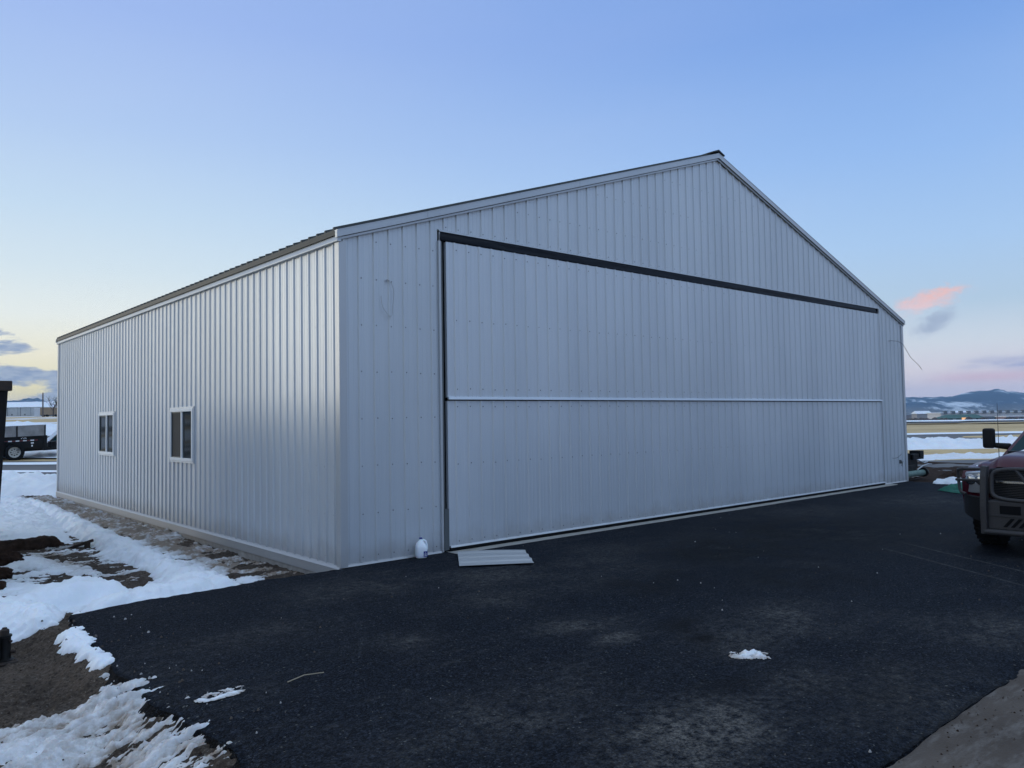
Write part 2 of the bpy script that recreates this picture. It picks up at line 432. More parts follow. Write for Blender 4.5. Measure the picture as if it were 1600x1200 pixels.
# ------------------------------------------------------------------ mesh helpers
class MB:
    """collects shapes, then links them as ONE mesh object"""
    def __init__(s):
        s.v = []; s.f = []; s.mi = []

    def face(s, pts, mi=0):
        k = len(s.v); s.v += [tuple(p) for p in pts]; s.f.append(tuple(range(k, k + len(pts)))); s.mi.append(mi)

    def poly(s, verts, faces, mi=0):
        k = len(s.v); s.v += [tuple(p) for p in verts]
        for f in faces: s.f.append(tuple(i + k for i in f)); s.mi.append(mi)

    def box(s, a, b, mi=0, rot=None, org=None):
        x0, y0, z0 = a; x1, y1, z1 = b
        vs = [Vector(p) for p in ((x0, y0, z0), (x1, y0, z0), (x1, y1, z0), (x0, y1, z0), (x0, y0, z1), (x1, y0, z1), (x1, y1, z1), (x0, y1, z1))]
        if rot is not None:
            o = Vector(org) if org is not None else Vector((0, 0, 0))
            vs = [rot @ (q - o) + o for q in vs]
        s.poly(vs, ((0, 3, 2, 1), (4, 5, 6, 7), (0, 1, 5, 4), (1, 2, 6, 5), (2, 3, 7, 6), (3, 0, 4, 7)), mi)

    def bar(s, p, q, w, h, mi=0, upv=(0, 0, 1)):
        p, q = Vector(p), Vector(q); d = (q - p).normalized(); u = Vector(upv)
        sd_ = d.cross(u)
        if sd_.length < 1e-4: sd_ = d.cross(Vector((1, 0, 0)))
        sd_.normalize(); u = sd_.cross(d).normalized()
        vs = []
        for c in (p, q):
            for a, b in ((-1, -1), (1, -1), (1, 1), (-1, 1)): vs.append(c + sd_ * a * w / 2 + u * b * h / 2)
        s.poly(vs, ((0, 1, 2, 3), (7, 6, 5, 4), (0, 4, 5, 1), (1, 5, 6, 2), (2, 6, 7, 3), (3, 7, 4, 0)), mi)

    def tube(s, pts, r, n=10, mi=0, cap=True):
        pts = [Vector(p) for p in pts]; rs = r if isinstance(r, (list, tuple)) else [r] * len(pts)
        rings = []; prev = None
        for i, p in enumerate(pts):
            d = (pts[min(i + 1, len(pts) - 1)] - pts[max(i - 1, 0)]).normalized()
            if prev is None:
                a = d.orthogonal().normalized()
            else:
                a = prev - d * prev.dot(d)
                a = a.normalized() if a.length > 1e-5 else d.orthogonal().normalized()
            prev = a; b = d.cross(a)
            rings.append([p + (a * math.cos(2 * math.pi * k / n) + b * math.sin(2 * math.pi * k / n)) * rs[i] for k in range(n)])
        vs = [q for g in rings for q in g]; fs = []
        for i in range(len(pts) - 1):
            for k in range(n):
                fs.append((i * n + k, i * n + (k + 1) % n, (i + 1) * n + (k + 1) % n, (i + 1) * n + k))
        if cap:
            fs.append(tuple(reversed(range(n)))); fs.append(tuple(range((len(pts) - 1) * n, len(pts) * n)))
        s.poly(vs, fs, mi)

    def loft(s, rings, mi=0, cap=True):
        n = len(rings[0]); vs = [q for g in rings for q in g]; fs = []
        for i in range(len(rings) - 1):
            for k in range(n): fs.append((i * n + k, i * n + (k + 1) % n, (i + 1) * n + (k + 1) % n, (i + 1) * n + k))
        if cap: fs.append(tuple(reversed(range(n)))); fs.append(tuple(range((len(rings) - 1) * n, len(rings) * n)))
        s.poly(vs, fs, mi)

    def lathe(s, prof, c=(0, 0, 0), n=24, axis='z', mi=0, cap=True):
        c = Vector(c); rings = []
        for r, h in prof:
            g = []
            for k in range(n):
                a = 2 * math.pi * k / n
                p = (r * math.cos(a), r * math.sin(a), h)
                if axis == 'x': p = (p[2], p[0], p[1])
                if axis == 'y': p = (p[0], p[2], p[1])
                g.append(c + Vector(p))
            rings.append(g)
        s.loft(rings, mi, cap)

    def prism(s, outline, d0, d1, plane='xz', mi=0):
        """outline in two axes, extruded along the third from d0 to d1"""
        def P(a, b, d): return (a, d, b) if plane == 'xz' else ((d, a, b) if plane == 'yz' else (a, b, d))
        n = len(outline)
        s.poly([P(a, b, d0) for a, b in outline] + [P(a, b, d1) for a, b in outline],
               [tuple(range(n)), tuple(reversed(range(n, 2 * n)))] + [(i, n + i, n + (i + 1) % n, (i + 1) % n) for i in range(n)], mi)

    def grid(s, fn, nu, nv, mi=0):
        vs = [fn(i / nu, j / nv) for i in range(nu + 1) for j in range(nv + 1)]
        s.poly(vs, [(i * (nv + 1) + j, (i + 1) * (nv + 1) + j, (i + 1) * (nv + 1) + j + 1, i * (nv + 1) + j + 1) for i in range(nu) for j in range(nv)], mi)

    def build(s, name, mats, parent=None, smooth=False, bevel=0.0, segs=2, loc=None):
        me = bpy.data.meshes.new(name)
        off = Vector(loc) if loc is not None else Vector((0, 0, 0))
        me.from_pydata([tuple(Vector(p) - off) for p in s.v], [], s.f)
        for mm in (mats if isinstance(mats, (list, tuple)) else [mats]): me.materials.append(mm)
        me.polygons.foreach_set('material_index', s.mi)
        bm = bmesh.new(); bm.from_mesh(me)
        bmesh.ops.remove_doubles(bm, verts=bm.verts, dist=1e-5)
        bmesh.ops.recalc_face_normals(bm, faces=bm.faces)
        if bevel:
            es = [e for e in bm.edges if len(e.link_faces) == 2 and e.calc_face_angle(0) > .5]
            bmesh.ops.bevel(bm, geom=es, offset=bevel, segments=segs, affect='EDGES', profile=.5, clamp_overlap=True)
        bm.to_mesh(me); bm.free()
        if smooth:
            me.shade_smooth()
            if hasattr(me, 'set_sharp_from_angle'): me.set_sharp_from_angle(angle=R(38))
        o = bpy.data.objects.new(name, me)
        col.objects.link(o)
        if loc is not None: o.location = loc
        if parent is not None:
            o.parent = parent
            if loc is None:
                w = root_loc(parent)
                o.location = -w
        return o


def root_loc(o):
    w = Vector(o.location)
    while o.parent is not None:
        o = o.parent; w += Vector(o.location)
    return w


def tag(o, label=None, cat=None, group=None, kind=None):
    if label: o['label'] = label
    if cat: o['category'] = cat
    if group: o['group'] = group
    if kind: o['kind'] = kind
    return o


def empty(name, loc, label, cat, group=None):
    o = bpy.data.objects.new(name, None)
    o.empty_display_size = .2
    col.objects.link(o); o.location = loc
    return tag(o, label, cat, group)


def np_mesh(name, V, F, material, attrs=None, smooth=True):
    me = bpy.data.meshes.new(name)
    me.vertices.add(len(V)); me.vertices.foreach_set('co', np.asarray(V, np.float32).ravel())
    F = np.asarray(F, np.int32)
    me.loops.add(F.size); me.loops.foreach_set('vertex_index', F.ravel())
    me.polygons.add(len(F)); me.polygons.foreach_set('loop_start', np.arange(0, F.size, F.shape[1], dtype=np.int32))
    me.update(calc_edges=True)
    if smooth: me.polygons.foreach_set('use_smooth', np.ones(len(F), bool))
    for k, a in (attrs or {}).items():
        at = me.attributes.new(k, 'FLOAT', 'POINT'); at.data.foreach_set('value', np.asarray(a, np.float32).ravel())
    me.materials.append(material)
    o = bpy.data.objects.new(name, me); col.objects.link(o)
    return o


def grid_faces(nx, ny):
    i, j = np.meshgrid(np.arange(nx - 1), np.arange(ny - 1), indexing='ij')
    a = i * ny + j
    return np.stack([a, a + ny, a + ny + 1, a + 1], -1).reshape(-1, 4)


def vnoise(x, y, seed=0):
    xi, yi = np.floor(x).astype(np.int64), np.floor(y).astype(np.int64)
    fx, fy = x - xi, y - yi
    fx, fy = fx * fx * fx * (fx * (fx * 6 - 15) + 10), fy * fy * fy * (fy * (fy * 6 - 15) + 10)

    def h(a, b):
        n = (a * 374761393 + b * 668265263 + seed * 974634777) & 0xffffffff
        n = ((n ^ (n >> 13)) * 1274126177) & 0xffffffff
        return ((n ^ (n >> 16)) & 0xffff) / 65535.0
    return (h(xi, yi) * (1 - fx) + h(xi + 1, yi) * fx) * (1 - fy) + (h(xi, yi + 1) * (1 - fx) + h(xi + 1, yi + 1) * fx) * fy


def fbm(x, y, octaves=5, gain=.5, seed=0):
    s = np.zeros_like(x); a = 1.0; t = 0.0
    for k in range(octaves):
        s += a * vnoise(x, y, seed + k * 17); t += a; a *= gain
        x, y = x * 2.03 + 11.3, y * 1.97 + 5.7
    return s / t - .5


def sdpoly(X, Y, pts):
    """signed distance, positive inside"""
    d = np.full(X.shape, 1e9); ins = np.zeros(X.shape, bool)
    n = len(pts)
    for i in range(n):
        ax, ay = pts[i]; bx, by = pts[(i + 1) % n]
        ex, ey = bx - ax, by - ay
        t = np.clip(((X - ax) * ex + (Y - ay) * ey) / (ex * ex + ey * ey + 1e-12), 0, 1)
        d = np.minimum(d, np.hypot(X - ax - t * ex, Y - ay - t * ey))
        c = ((ay > Y) != (by > Y)) & (X < (bx - ax) * (Y - ay) / (by - ay + 1e-12) + ax)
        ins ^= c
    return np.where(ins, d, -d)


def sstep(a, b, x):
    t = np.clip((x - a) / (b - a), 0, 1)
    return t * t * (3 - 2 * t)


# ------------------------------------------------------------------ lie of the land
RX, RY = 0.7543, -0.6565      # unit vector along the picture's right, on the ground
WX, WY = 0.6565, 0.7543       # and along the view
LD = np.array([0, 9, 28, 34, 40, 44, 56, 80, 120, 200, 250, 400, 600, 2500, 9000.])
LZ = np.array([-.16, -.22, -.22, -.06, .16, .24, .46, 1.32, 2.05, 3.6, 4.45, 6, 8, 10, 10.])
RD = np.array([0, 23, 30, 33, 60, 90, 150, 200, 420, 600, 1000, 2500, 9000.])
RZ = np.array([-.16, -.12, -.02, 0, 0, -.02, -.15, -.5, -2.45, -3.6, -6, -10, -10.])


def base(x, y):
    x = np.asarray(x, float); y = np.asarray(y, float)
    dx_, dy_ = x - CAM.x, y - CAM.y
    d = np.hypot(dx_, dy_)
    az = np.degrees(np.arctan2(dx_, dy_))
    w = sstep(22, 52, az) + sstep(-70, -130, az)
    return np.interp(d, LD, LZ) * (1 - w) + np.interp(d, RD, RZ) * w


def rw(a, w):
    return CAM.x + RX * a + WX * w, CAM.y + RY * a + WY * w


# terrain: one sheet to the horizon
nr, na = 150, 360
rr = 2.0 * (3500 / 2.0) ** (np.arange(nr) / (nr - 1))
aa = np.linspace(0, 2 * np.pi, na + 1)
RR, AA = np.meshgrid(rr, aa, indexing='ij')
TX, TY = CAM.x + RR * np.sin(AA), CAM.y + RR * np.cos(AA)
TZ = base(TX, TY)
near = sstep(1.0, -1.5, np.maximum(np.abs(TX - 6) - 13.5, np.abs(TY - 3) - 18.5))
TZ = TZ - .35 * near + np.where(RR > 60, fbm(TX / 30, TY / 30, 4) * .35, fbm(TX / 2, TY / 2, 3) * .04 * (1 - near))
DEPTH = (TX - CAM.x) * WX + (TY - CAM.y) * WY
AZ = np.degrees(np.arctan2(TX - CAM.x, TY - CAM.y))
town = sstep(190, 330, RR) * sstep(40, 55, np.abs(AZ)) + sstep(260, 420, RR) * sstep(55, 40, np.abs(AZ))
snowy = np.where((AZ > -60) & (AZ < 25), .30 + .16 * np.sin(RR / 9.0), .0) + .12 * sstep(150, 220, RR) - .2 * ((AZ > 55) & (RR < 150))
g = np.vstack([grid_faces(nr, na + 1)])
gv = np.stack([TX, TY, TZ], -1).reshape(-1, 3)
gv = np.vstack([gv, [[CAM.x, CAM.y, -.5]]])
ground = np_mesh('ground', gv, g, M['terrain'], {'town': np.append(town.ravel(), 0), 'snowy': np.append(snowy.ravel(), 0)})
tag(ground, kind='structure')


def strip(name, a0, a1, w0, w1, lift, material, da=4.0, dw=2.0, wob=0.0, seed=0, kind='structure'):
    na_, nw_ = max(2, int((a1 - a0) / da)), max(2, int((w1 - w0) / dw) + 1)
    A, W_ = np.meshgrid(np.linspace(a0, a1, na_), np.linspace(0, 1, nw_), indexing='ij')
    e0 = w0 + fbm(A / 7, A * 0 + seed, 4, seed=seed) * wob; e1 = w1 + fbm(A / 7, A * 0 + seed + 9, 4, seed=seed + 3) * wob
    Wm = e0 + (e1 - e0) * W_
    X, Y = rw(A, Wm)
    Z = base(X, Y) + lift + (W_ * (1 - W_)) * 4 * .01
    o = np_mesh(name, np.stack([X, Y, Z], -1).reshape(-1, 3), grid_faces(na_, nw_), material, {'dirt': np.zeros(X.size)})
    tag(o, kind=kind)
    return o


# bands beyond the hangar on the right: access road, taxiway, snow along the runway
strip('road', 11, 60, 24.6, 29.2, .02, M['oldroad'], 1.0, .5, .5, 1)
strip('taxiway', 18, 230, 47, 60, .06, M['oldroad'], 4, 2, .8, 2)
strip('taxiway_snow', 20, 230, 60.5, 65.5, .07, M['snow'], 1.5, 1, 2.0, 3, 'stuff')
strip('runway_snow', 40, 600, 128, 205, .32, M['snow'], 6, 6, 14, 4, 'stuff')
strip('runway', 40, 600, 112, 122, .26, M['oldroad'], 8, 3, 1, 5)
# left: wet pavement in front of the dump trailer and the road behind it
strip('service_road', -60, -8, 27.0, 36.0, .03, M['oldroad'], 1.5, 1, .9, 6)
strip('trailer_lot_snow', -60, -9, 37.6, 45.5, .07, M['snow'], .8, .6, 2.2, 8, 'stuff')
strip('slush_line', -60, -9, 30.6, 31.5, .06, M['snow'], .5, .3, 1.3, 9, 'stuff')
strip('slush_line', -60, -9, 34.0, 34.9, .06, M['snow'], .5, .3, 1.5, 10, 'stuff')
strip('road', -90, -14, 52, 61, .06, M['oldroad'], 3, 1.5, 1.2, 7)


def berm(name, a0, a1, wc, half, h, seed, da=.12, dirt=0.0, rough=1.0, curve=0.0, material=None):
    na_, nw_ = int((a1 - a0) / da), 34
    A, S = np.meshgrid(np.linspace(a0, a1, na_), np.linspace(-1, 1, nw_), indexing='ij')
    hw = half * (1 + fbm(A / 2.5, A * 0, 4, seed=seed) * .8)
    Wm = wc + curve * ((A - a0) / (a1 - a0)) ** 2 + S * hw + fbm(A / 3, A * 0 + 3, 3, seed=seed) * half * .6
    X, Y = rw(A, Wm)
    prof = np.clip(1 - S * S, 0, 1) ** .75
    endf = sstep(0, 1.2, A - a0) * sstep(0, 1.2, a1 - A)
    n = fbm(X / 1.6, Y / 1.6, 3, .5, seed) * .7 + fbm(X / .5, Y / .5, 5, .66, seed + 5) * 1.25 * rough
    Z = base(X, Y) - .12 + endf * (prof * h * (1 + n * 1.25) + .12 * prof)
    d = np.clip(dirt + fbm(X / 1.1, Y / 1.1, 4, seed=seed + 2) * 1.6 * dirt, 0, 1)
    o = np_mesh(name, np.stack([X, Y, Z], -1).reshape(-1, 3), grid_faces(na_, nw_), material or M['snow'], {'dirt': d})
    return o


tag(berm('snow_bank', 12, 60, 40.6, 3.0, .36, 11, dirt=.10), kind='stuff')
tag(berm('snow_bank', 12, 60, 30.8, 1.2, .15, 12, dirt=.22, curve=1.0), kind='stuff')
tag(berm('snow_bank', -26, -9, 24.7, 1.8, .36, 13, dirt=.08), kind='stuff')
tag(berm('snow_bank', -60, -12, 40.4, 2.8, .30, 14, dirt=.15, rough=.6), kind='stuff')
tag(berm('snow_bank', -90, -20, 65, 4.0, .75, 15, da=.3, dirt=.05, rough=.5), kind='stuff')
tag(berm('soil_bank', 11.7, 34, 22.1, 1.35, .26, 16, material=M['soil'], rough=1.0), 'long low bank of dark soil along the far edge of the asphalt', 'soil bank')

# ------------------------------------------------------------------ near ground on the left: mud and snow
POLY = {
    'mass': [(-3.66, -0.23), (-3.42, -0.35), (-3.14, -0.39), (-3.00, -0.05), (-2.92, 0.84), (-2.25, 0.93), (-2.00, 1.05), (-2.05, 1.80), (-2.31, 2.07), (-2.73, 2.13), (-3.11, 1.89), (-3.76, 1.60), (-5.2, 1.2), (-5.2, -.2), (-3.93, -0.05)],
    'patch': [(-3.33, -0.72), (-3.05, -0.62), (-3.08, -1.52), (-3.08, -1.98), (-3.27, -2.30), (-3.36, -1.81), (-3.38, -1.35)],
    'tail': [(-3.27, -2.21), (-3.06, -2.21), (-3.05, -2.65), (-2.97, -2.96), (-3.08, -3.13), (-3.28, -2.91), (-3.33, -2.44)],
    'slush': [(-4.6, -2.9), (-4.21, -2.63), (-3.76, -2.58), (-3.41, -2.59), (-3.05, -3.13), (-2.99, -3.35), (-2.99, -3.78), (-2.89, -3.94), (-3.13, -4.33), (-3.34, -4.9), (-3.4, -5.6), (-5.0, -5.6)],
    'ridge': [(-0.85, 1.10), (-0.85, .25), (-1.42, .22), (-2.96, 0.02), (-2.9, .9), (-1.96, 1.20), (-1.71, 2.48), (-1.72, 4.61), (-1.62, 6.31), (-1.39, 10.88), (-1.26, 14.91), (-0.55, 15.29), (-0.52, 11.94), (-0.72, 7.17), (-0.85, 3.97), (-0.85, 2.04)],
    'flat': [(-5.0, 7.2), (-3.25, 6.38), (-2.13, 5.20), (-1.80, 3.92), (-1.84, 2.31), (-2.39, 2.71), (-2.67, 3.65), (-3.34, 5.52)],
    'upper': [(-5.5, 8.0), (-3.04, 8.35), (-3.4, 17.78), (-0.22, 20), (-0.65, 12.14), (-1.37, 6.75), (-2.6, 6.9)],
    'low': [(-3.65, 2.57), (-3.37, 3.88), (-2.77, 3.09), (-2.49, 2.25), (-2.94, 2.10)],
    'path': [(0.25, 20), (-1.0, 16), (-0.62, 14.75), (-0.79, 7.36), (-0.79, 2.13), (-0.58, 1.0), (0.07, .5), (0.12, 5.71)],
    'brown': [(-0.42, 6.16), (-0.62, 2.64), (-0.68, .55), (0.13, .2), (0.24, 2.71), (0.31, 5.29)],
    'melt': [(-2.14, 3.91), (-1.93, 2.41), (-2.33, 1.99), (-2.83, 2.75), (-3.07, 3.00), (-2.45, 3.56)],
}


def snow_ground(gx, gy, hole=None, grain=0.0):
    """mud with snow lying on it; returns the two meshes"""
    GX, GY = np.meshgrid(gx, gy, indexing='ij')
    mud_ = base(GX, GY) + fbm(GX / .9, GY / .9, 4, seed=3) * .10 + fbm(GX / .17, GY / .13, 5, .62, seed=4) * .05
    clod = fbm(GX / .055, GY / .05, 3, .6, seed=6)
    mud_ += np.maximum(clod, .02) * .075
    # shoulder: crumbling soil ramped up against the asphalt's edge
    edge = -3.16 - GX + fbm(GY / .25, GY * 0, 4, seed=7) * .12
    sh = sstep(.50, .0, edge)
    mud_ = np.where(GY < .1, mud_ * (1 - sh) + (-.050 + clod * .05 + fbm(GX / .1, GY / .1, 4, seed=8) * .03) * sh, mud_)
    mud_ = np.where((GY < .25) & (GX > -3.02), np.minimum(mud_, -.18), mud_)
    ef = sstep(-6.0, -5.2, GX) * sstep(21, 20, GY)
    mud_ = mud_ * ef + (base(GX, GY) - .06) * (1 - ef)
    # ragged melt edges run across the picture
    rag = fbm((GX - GY * .1) / .42, (GY + GX * .1) / .12, 6, .6, seed=21)
    fine = fbm(GX / .07, GY / .06, 4, .6, seed=22)
    lump = fbm(GX / .55, GY / .55, 4, .55, seed=23)
    SD = {k: sdpoly(GX, GY, v) for k, v in POLY.items()}
    T = np.full(GX.shape, -.10)

    def lay(T, k, h, soft, ragged):
        d = SD[k] + rag * ragged
        return np.maximum(T, -.06 + sstep(-.03, soft, d) * (h + .06))

    zone = sdpoly(GX, GY, [(-6, .3), (-.02, .3), (-.02, 21), (-6, 21)])
    T = np.maximum(T, np.where(zone > 0, .004 + rag * .15 + lump * .03, -.1))
    for a in (('upper', .12, .6, .5), ('flat', .055, .35, .5), ('low', .035, .25, .6), ('ridge', .17, .42, .22), ('path', .030, .2, .2),
              ('mass', .23, .42, .14), ('patch', .040, .09, .22), ('tail', .030, .09, .40), ('slush', .030, .12, .60)):
        T = lay(T, *a)
    T = T - sstep(-.1, .25, SD['brown']) * (.012 + .055 * (rag + .5)) - sstep(-.05, .3, SD['melt']) * (.02 + rag * .20)
    T -= sstep(16.9, 17.9, GY + rag * .8) * .16
    thick = sstep(.03, .12, T)
    T += (lump * .09 + fbm(GX / .2, GY / .22, 5, .62, seed=27) * .07) * thick + fine * .016
    # streaks of thin wet ice with the mud showing between them
    st = fbm((GX - GY * .12) / .17, (GY + GX * .12) / .045, 6, .64, seed=31)
    st2 = fbm((GX - GY * .1) / .5, (GY + GX * .1) / .22, 4, .6, seed=32)
    near_ = sstep(-.15, .08, np.maximum(SD['slush'], SD['tail']))
    T += near_ * (st * .10 + st2 * .08 - .013)
    T += sstep(-.1, .05, SD['patch']) * st * .05
    cr = fbm(GX / .13, GY / .15, 5, .62, seed=35)
    T += sstep(-.1, .15, np.maximum(SD['ridge'], SD['upper'])) * (cr * .075 + np.abs(fbm(GX / .4, GY / .45, 4, .6, seed=36)) * .10 - .012)
    T += sstep(-.2, .2, SD['path']) * (fbm(GX / .3, GY / .14, 6, .66, seed=33) * .13 + .004)
    # wheel track pressed through the middle of the flat snow
    trk = sstep(.5, .1, np.abs(GX + 1.95 + .08 * (GY - 3))) * sstep(1.6, 2.4, GY) * sstep(7, 5, GY)
    T -= trk * (.022 + .018 * np.sin(GY * 26 + rag * 6))
    T = np.where((np.abs(GX + 2.7) < 1.3) & (GY > 5.75) & (GY < 6.5), np.minimum(T, .0), T)
    dirty = sstep(-.12, .2, SD['path']) * 1.15 + near_ * .62 + trk * .5 + sstep(.03, -.01, T) * .45
    dirty = np.clip(dirty * (1 + fbm(GX / .6, GY / .35, 5, seed=41) * 1.6), 0, 1.5)
    f_ = grid_faces(*GX.shape)
    cxm, cym = GX.ravel()[f_], GY.ravel()[f_]
    ok = np.ones(len(f_), bool)
    if hole:
        ok = ~((cxm.min(1) > hole[0]) & (cxm.max(1) < hole[1]) & (cym.min(1) > hole[2]) & (cym.max(1) < hole[3]))
    o1 = np_mesh('mud', np.stack([GX, GY, mud_], -1).reshape(-1, 3), f_[ok], M['dirt'])
    keep = ok & (T.ravel()[f_].max(1) > -.004)
    o2 = np_mesh('snow', np.stack([GX, GY, mud_ + T], -1).reshape(-1, 3), f_[keep], M['snow'], {'dirt': dirty})
    tag(o1, kind='structure'); tag(o2, kind='stuff')


HOLE = (-4.75, -2.80, -5.5, 1.0)
snow_ground(np.append(np.arange(-6.0, -.02, .025), -.02), np.arange(-7.4, 21.0, .032), (HOLE[0] + .03, HOLE[1] - .03, HOLE[2] + .03, HOLE[3] - .03))
snow_ground(np.arange(HOLE[0], HOLE[1] + .005, .0115), np.arange(HOLE[2], HOLE[3] + .005, .0115))

# ------------------------------------------------------------------ asphalt apron
EY = np.array([-7.6, -4.9, -4.38, -3.7, -3.02, -1.62, -1.04, -.17, .3])
EX = np.array([-3.5, -3.26, -3.1, -3.2, -3.24, -3.15, -3.16, -3.07, -3.0])
ax_ = np.concatenate([np.linspace(0, 6, 130), np.linspace(6, 20, 120)[1:]])
ay_ = np.linspace(0, 1, 150)
AXI, AYI = np.meshgrid(ax_, ay_, indexing='ij')
y0 = -7.0 + fbm(AXI / .9, AXI * 0, 5, .5, seed=51) * .10
xw = AXI - 3.1
y1 = np.where(xw < 0, np.interp(xw, [-3.2, -2.5, -1.1, 0], [-.14, -.02, .10, .04]) + fbm(AXI / .35, AXI * 0 + 2, 5, seed=52) * .09, .04)
ya = y0 + (y1 - y0) * AYI
xl = np.interp(ya, EY, EX) + fbm(ya / .3, ya * 0, 5, seed=53) * .10
xa = xl + AXI * (16.95 - xl) / 20.0 + sstep(17, 20, AXI) * fbm(ya / .5, ya * 0 + 5, 4, seed=54) * .3
za = fbm(xa / 2.2, ya / 2.2, 3, seed=55) * .012 + fbm(xa / .25, ya / .25, 4, seed=56) * .006
ed = np.minimum(np.minimum(AXI, 20 - AXI) , np.minimum(ya - y0, np.where(xw < 0, y1 - ya, 9)))
za -= sstep(.16, .0, ed) * (.025 + fbm(xa / .1, ya / .1, 3, seed=57) * .02)
nxa, nya = xa.shape
dust = np.zeros(xa.shape); wet = np.zeros(xa.shape)
dn = fbm(xa / .3, ya / .3, 5, .6, seed=58)
for x, y, r, s in [(-1.07, -6.09, .42, 1.1), (-1.3, -6.3, .25, .7), (.19, -3.95, .3, .5), (.11, -4.47, .16, 1.0), (1.69, -5.11, .6, .4), (.74, -5.19, .5, .3), (.37, -6.15, .4, .4),
                   (2.46, -6.48, .5, .5), (.52, -6.65, .5, .5), (-1.47, -5.07, .6, .35), (.57, -6.86, .4, .5), (-1.19, -3.3, .3, .35), (-.92, -1.21, .4, .35), (3.4, -1.6, .6, .35),
                   (5.0, -2.0, .9, .25), (9, -1.4, 1.4, .3), (-2.2, -5.2, .5, .2), (2.0, -2.4, .8, .25), (12, -2.2, 1.5, .3), (1.0, -1.7, .7, .4), (-.4, -1.2, .7, .35), (2.4, -2.0, .6, .35), (-1.9, -2.2, .5, .25), (.2, -2.6, .6, .3)]:
    dust = np.maximum(dust, s * np.exp(-(((xa - x) / (r * 1.25)) ** 2 + ((ya - y) / (r * .8)) ** 2)) * np.clip(1 + dn * 3.0, 0, 2))
for x, y, r, s in [(.81, -4.56, .2, 1.4), (.57, -4.97, .16, 1.2), (.7, -4.75, .12, .9), (3.46, -4.26, .9, .8), (4.66, -2.64, 1.4, 1.2), (6.6, -2.9, 2.2, 1.1), (2.2, -3.3, .7, .8), (9.5, -3.2, 1.6, .9), (.43, -6.56, .6, .5), (-.2, -5.75, .25, .7), (7, -4.4, 1.2, .6)]:
    wet = np.maximum(wet, s * np.exp(-(((xa - x) / r) ** 2 + ((ya - y) / (r * .7)) ** 2)) * np.clip(1 + dn * 3.5, 0, 2))
AV = np.stack([xa, ya, za], -1)
AF = [grid_faces(nxa, nya)]
verts = [AV.reshape(-1, 3)]; DU = [dust.ravel()]; WE = [wet.ravel()]
idx = np.arange(nxa * nya).reshape(nxa, nya)
ring = np.concatenate([idx[0, ::-1], idx[1:, 0], idx[-1, 1:], idx[::-1, -1][1:]])
rp = AV.reshape(-1, 3)[ring]
ctr = np.array([7.0, -3.5, 0])
out = np.zeros_like(rp)
nb = len(idx[0]); k1 = nb + nxa - 1; k2 = k1 + nb - 1
out[:nb] = (-.20, 0, -.20); out[nb:k1] = (0, -.10, -.16); out[k1:k2] = (.12, 0, -.2); out[k2:] = (0, .05, -.22)
sk = rp + out
o0 = nxa * nya
verts.append(sk); DU.append(np.zeros(len(sk)) + .12); WE.append(np.zeros(len(sk)))
n_ = len(ring); i_ = np.arange(n_ - 1)
AF.append(np.stack([ring[i_], ring[i_ + 1], o0 + i_ + 1, o0 + i_], -1))
asphalt = np_mesh('asphalt_apron', np.vstack(verts), np.vstack(AF), M['asphalt'], {'dust': np.concatenate(DU), 'wet': np.concatenate(WE)})
tag(asphalt, kind='structure')

# packed gravel in front of the apron, where the photographer stands
hx, hy = np.meshgrid(np.linspace(-6, 24, 300), np.linspace(-16, -6.9, 110), indexing='ij')
hz = -.030 + fbm(hx / .8, hy / .8, 4, seed=61) * .016 + fbm(hx / .1, hy / .1, 3, .6, seed=62) * .012 - sstep(-3, -3.6, hx) * .1
tag(np_mesh('gravel_road', np.stack([hx, hy, hz], -1).reshape(-1, 3), grid_faces(*hx.shape), M['gravel']), kind='structure')
mb = MB(); mb.box((1.62, -.24, -.1), (15.62, .02, .006))
tag(mb.build('concrete_strip', M['concrete'], bevel=.006), kind='structure')
# yard behind and right of the hangar
hx, hy = np.meshgrid(np.linspace(16.6, 25, 150), np.linspace(-9, 24, 200), indexing='ij')
hz = base(hx, hy) + .03 + fbm(hx / .8, hy / .8, 4, seed=66) * .05
tag(np_mesh('bare_yard', np.stack([hx, hy, hz], -1).reshape(-1, 3), grid_faces(*hx.shape), M['soil']), kind='structure')

# ------------------------------------------------------------------ hangar
W, LEN, HE, HR = 16.753, 16.115, 4.168, 6.9125
DL, DR, DT = 1.56, 15.36, 4.50
PITCH = .2286
hangar = empty('hangar', (0, 0, 0), 'large grey ribbed steel hangar with a low gable roof and one wide closed door', 'hangar')


def rake(x):
    return HE + (HR - HE) * (1 - abs(x - W / 2) / (W / 2))


def ribline(s0, s1, off, cuts=()):
    """(s, height) points of a ribbed steel sheet"""
    pts = {}
    k = math.floor((s0 - off) / PITCH) - 1
    while off + k * PITCH < s1 + PITCH:
        c = off + k * PITCH
        for ds, h in ((-.024, 0), (-.010, .019), (.010, .019), (.024, 0), (.064, 0), (.071, .003), (.083, .003), (.090, 0), (.140, 0), (.147, .003), (.159, .003), (.166, 0)):
            pts[round(c + ds, 5)] = h
        k += 1
    ss = sorted(pts)
    res = [(s_, pts[s_]) for s_ in ss if s0 < s_ < s1]

    def hat(x):
        for a, b in zip(ss, ss[1:]):
            if a <= x <= b: return pts[a] + (pts[b] - pts[a]) * (x - a) / (b - a)
        return 0
    for c in (s0, s1) + tuple(cuts):
        if s0 <= c <= s1: res.append((c, hat(c)))
    return sorted(set(res))


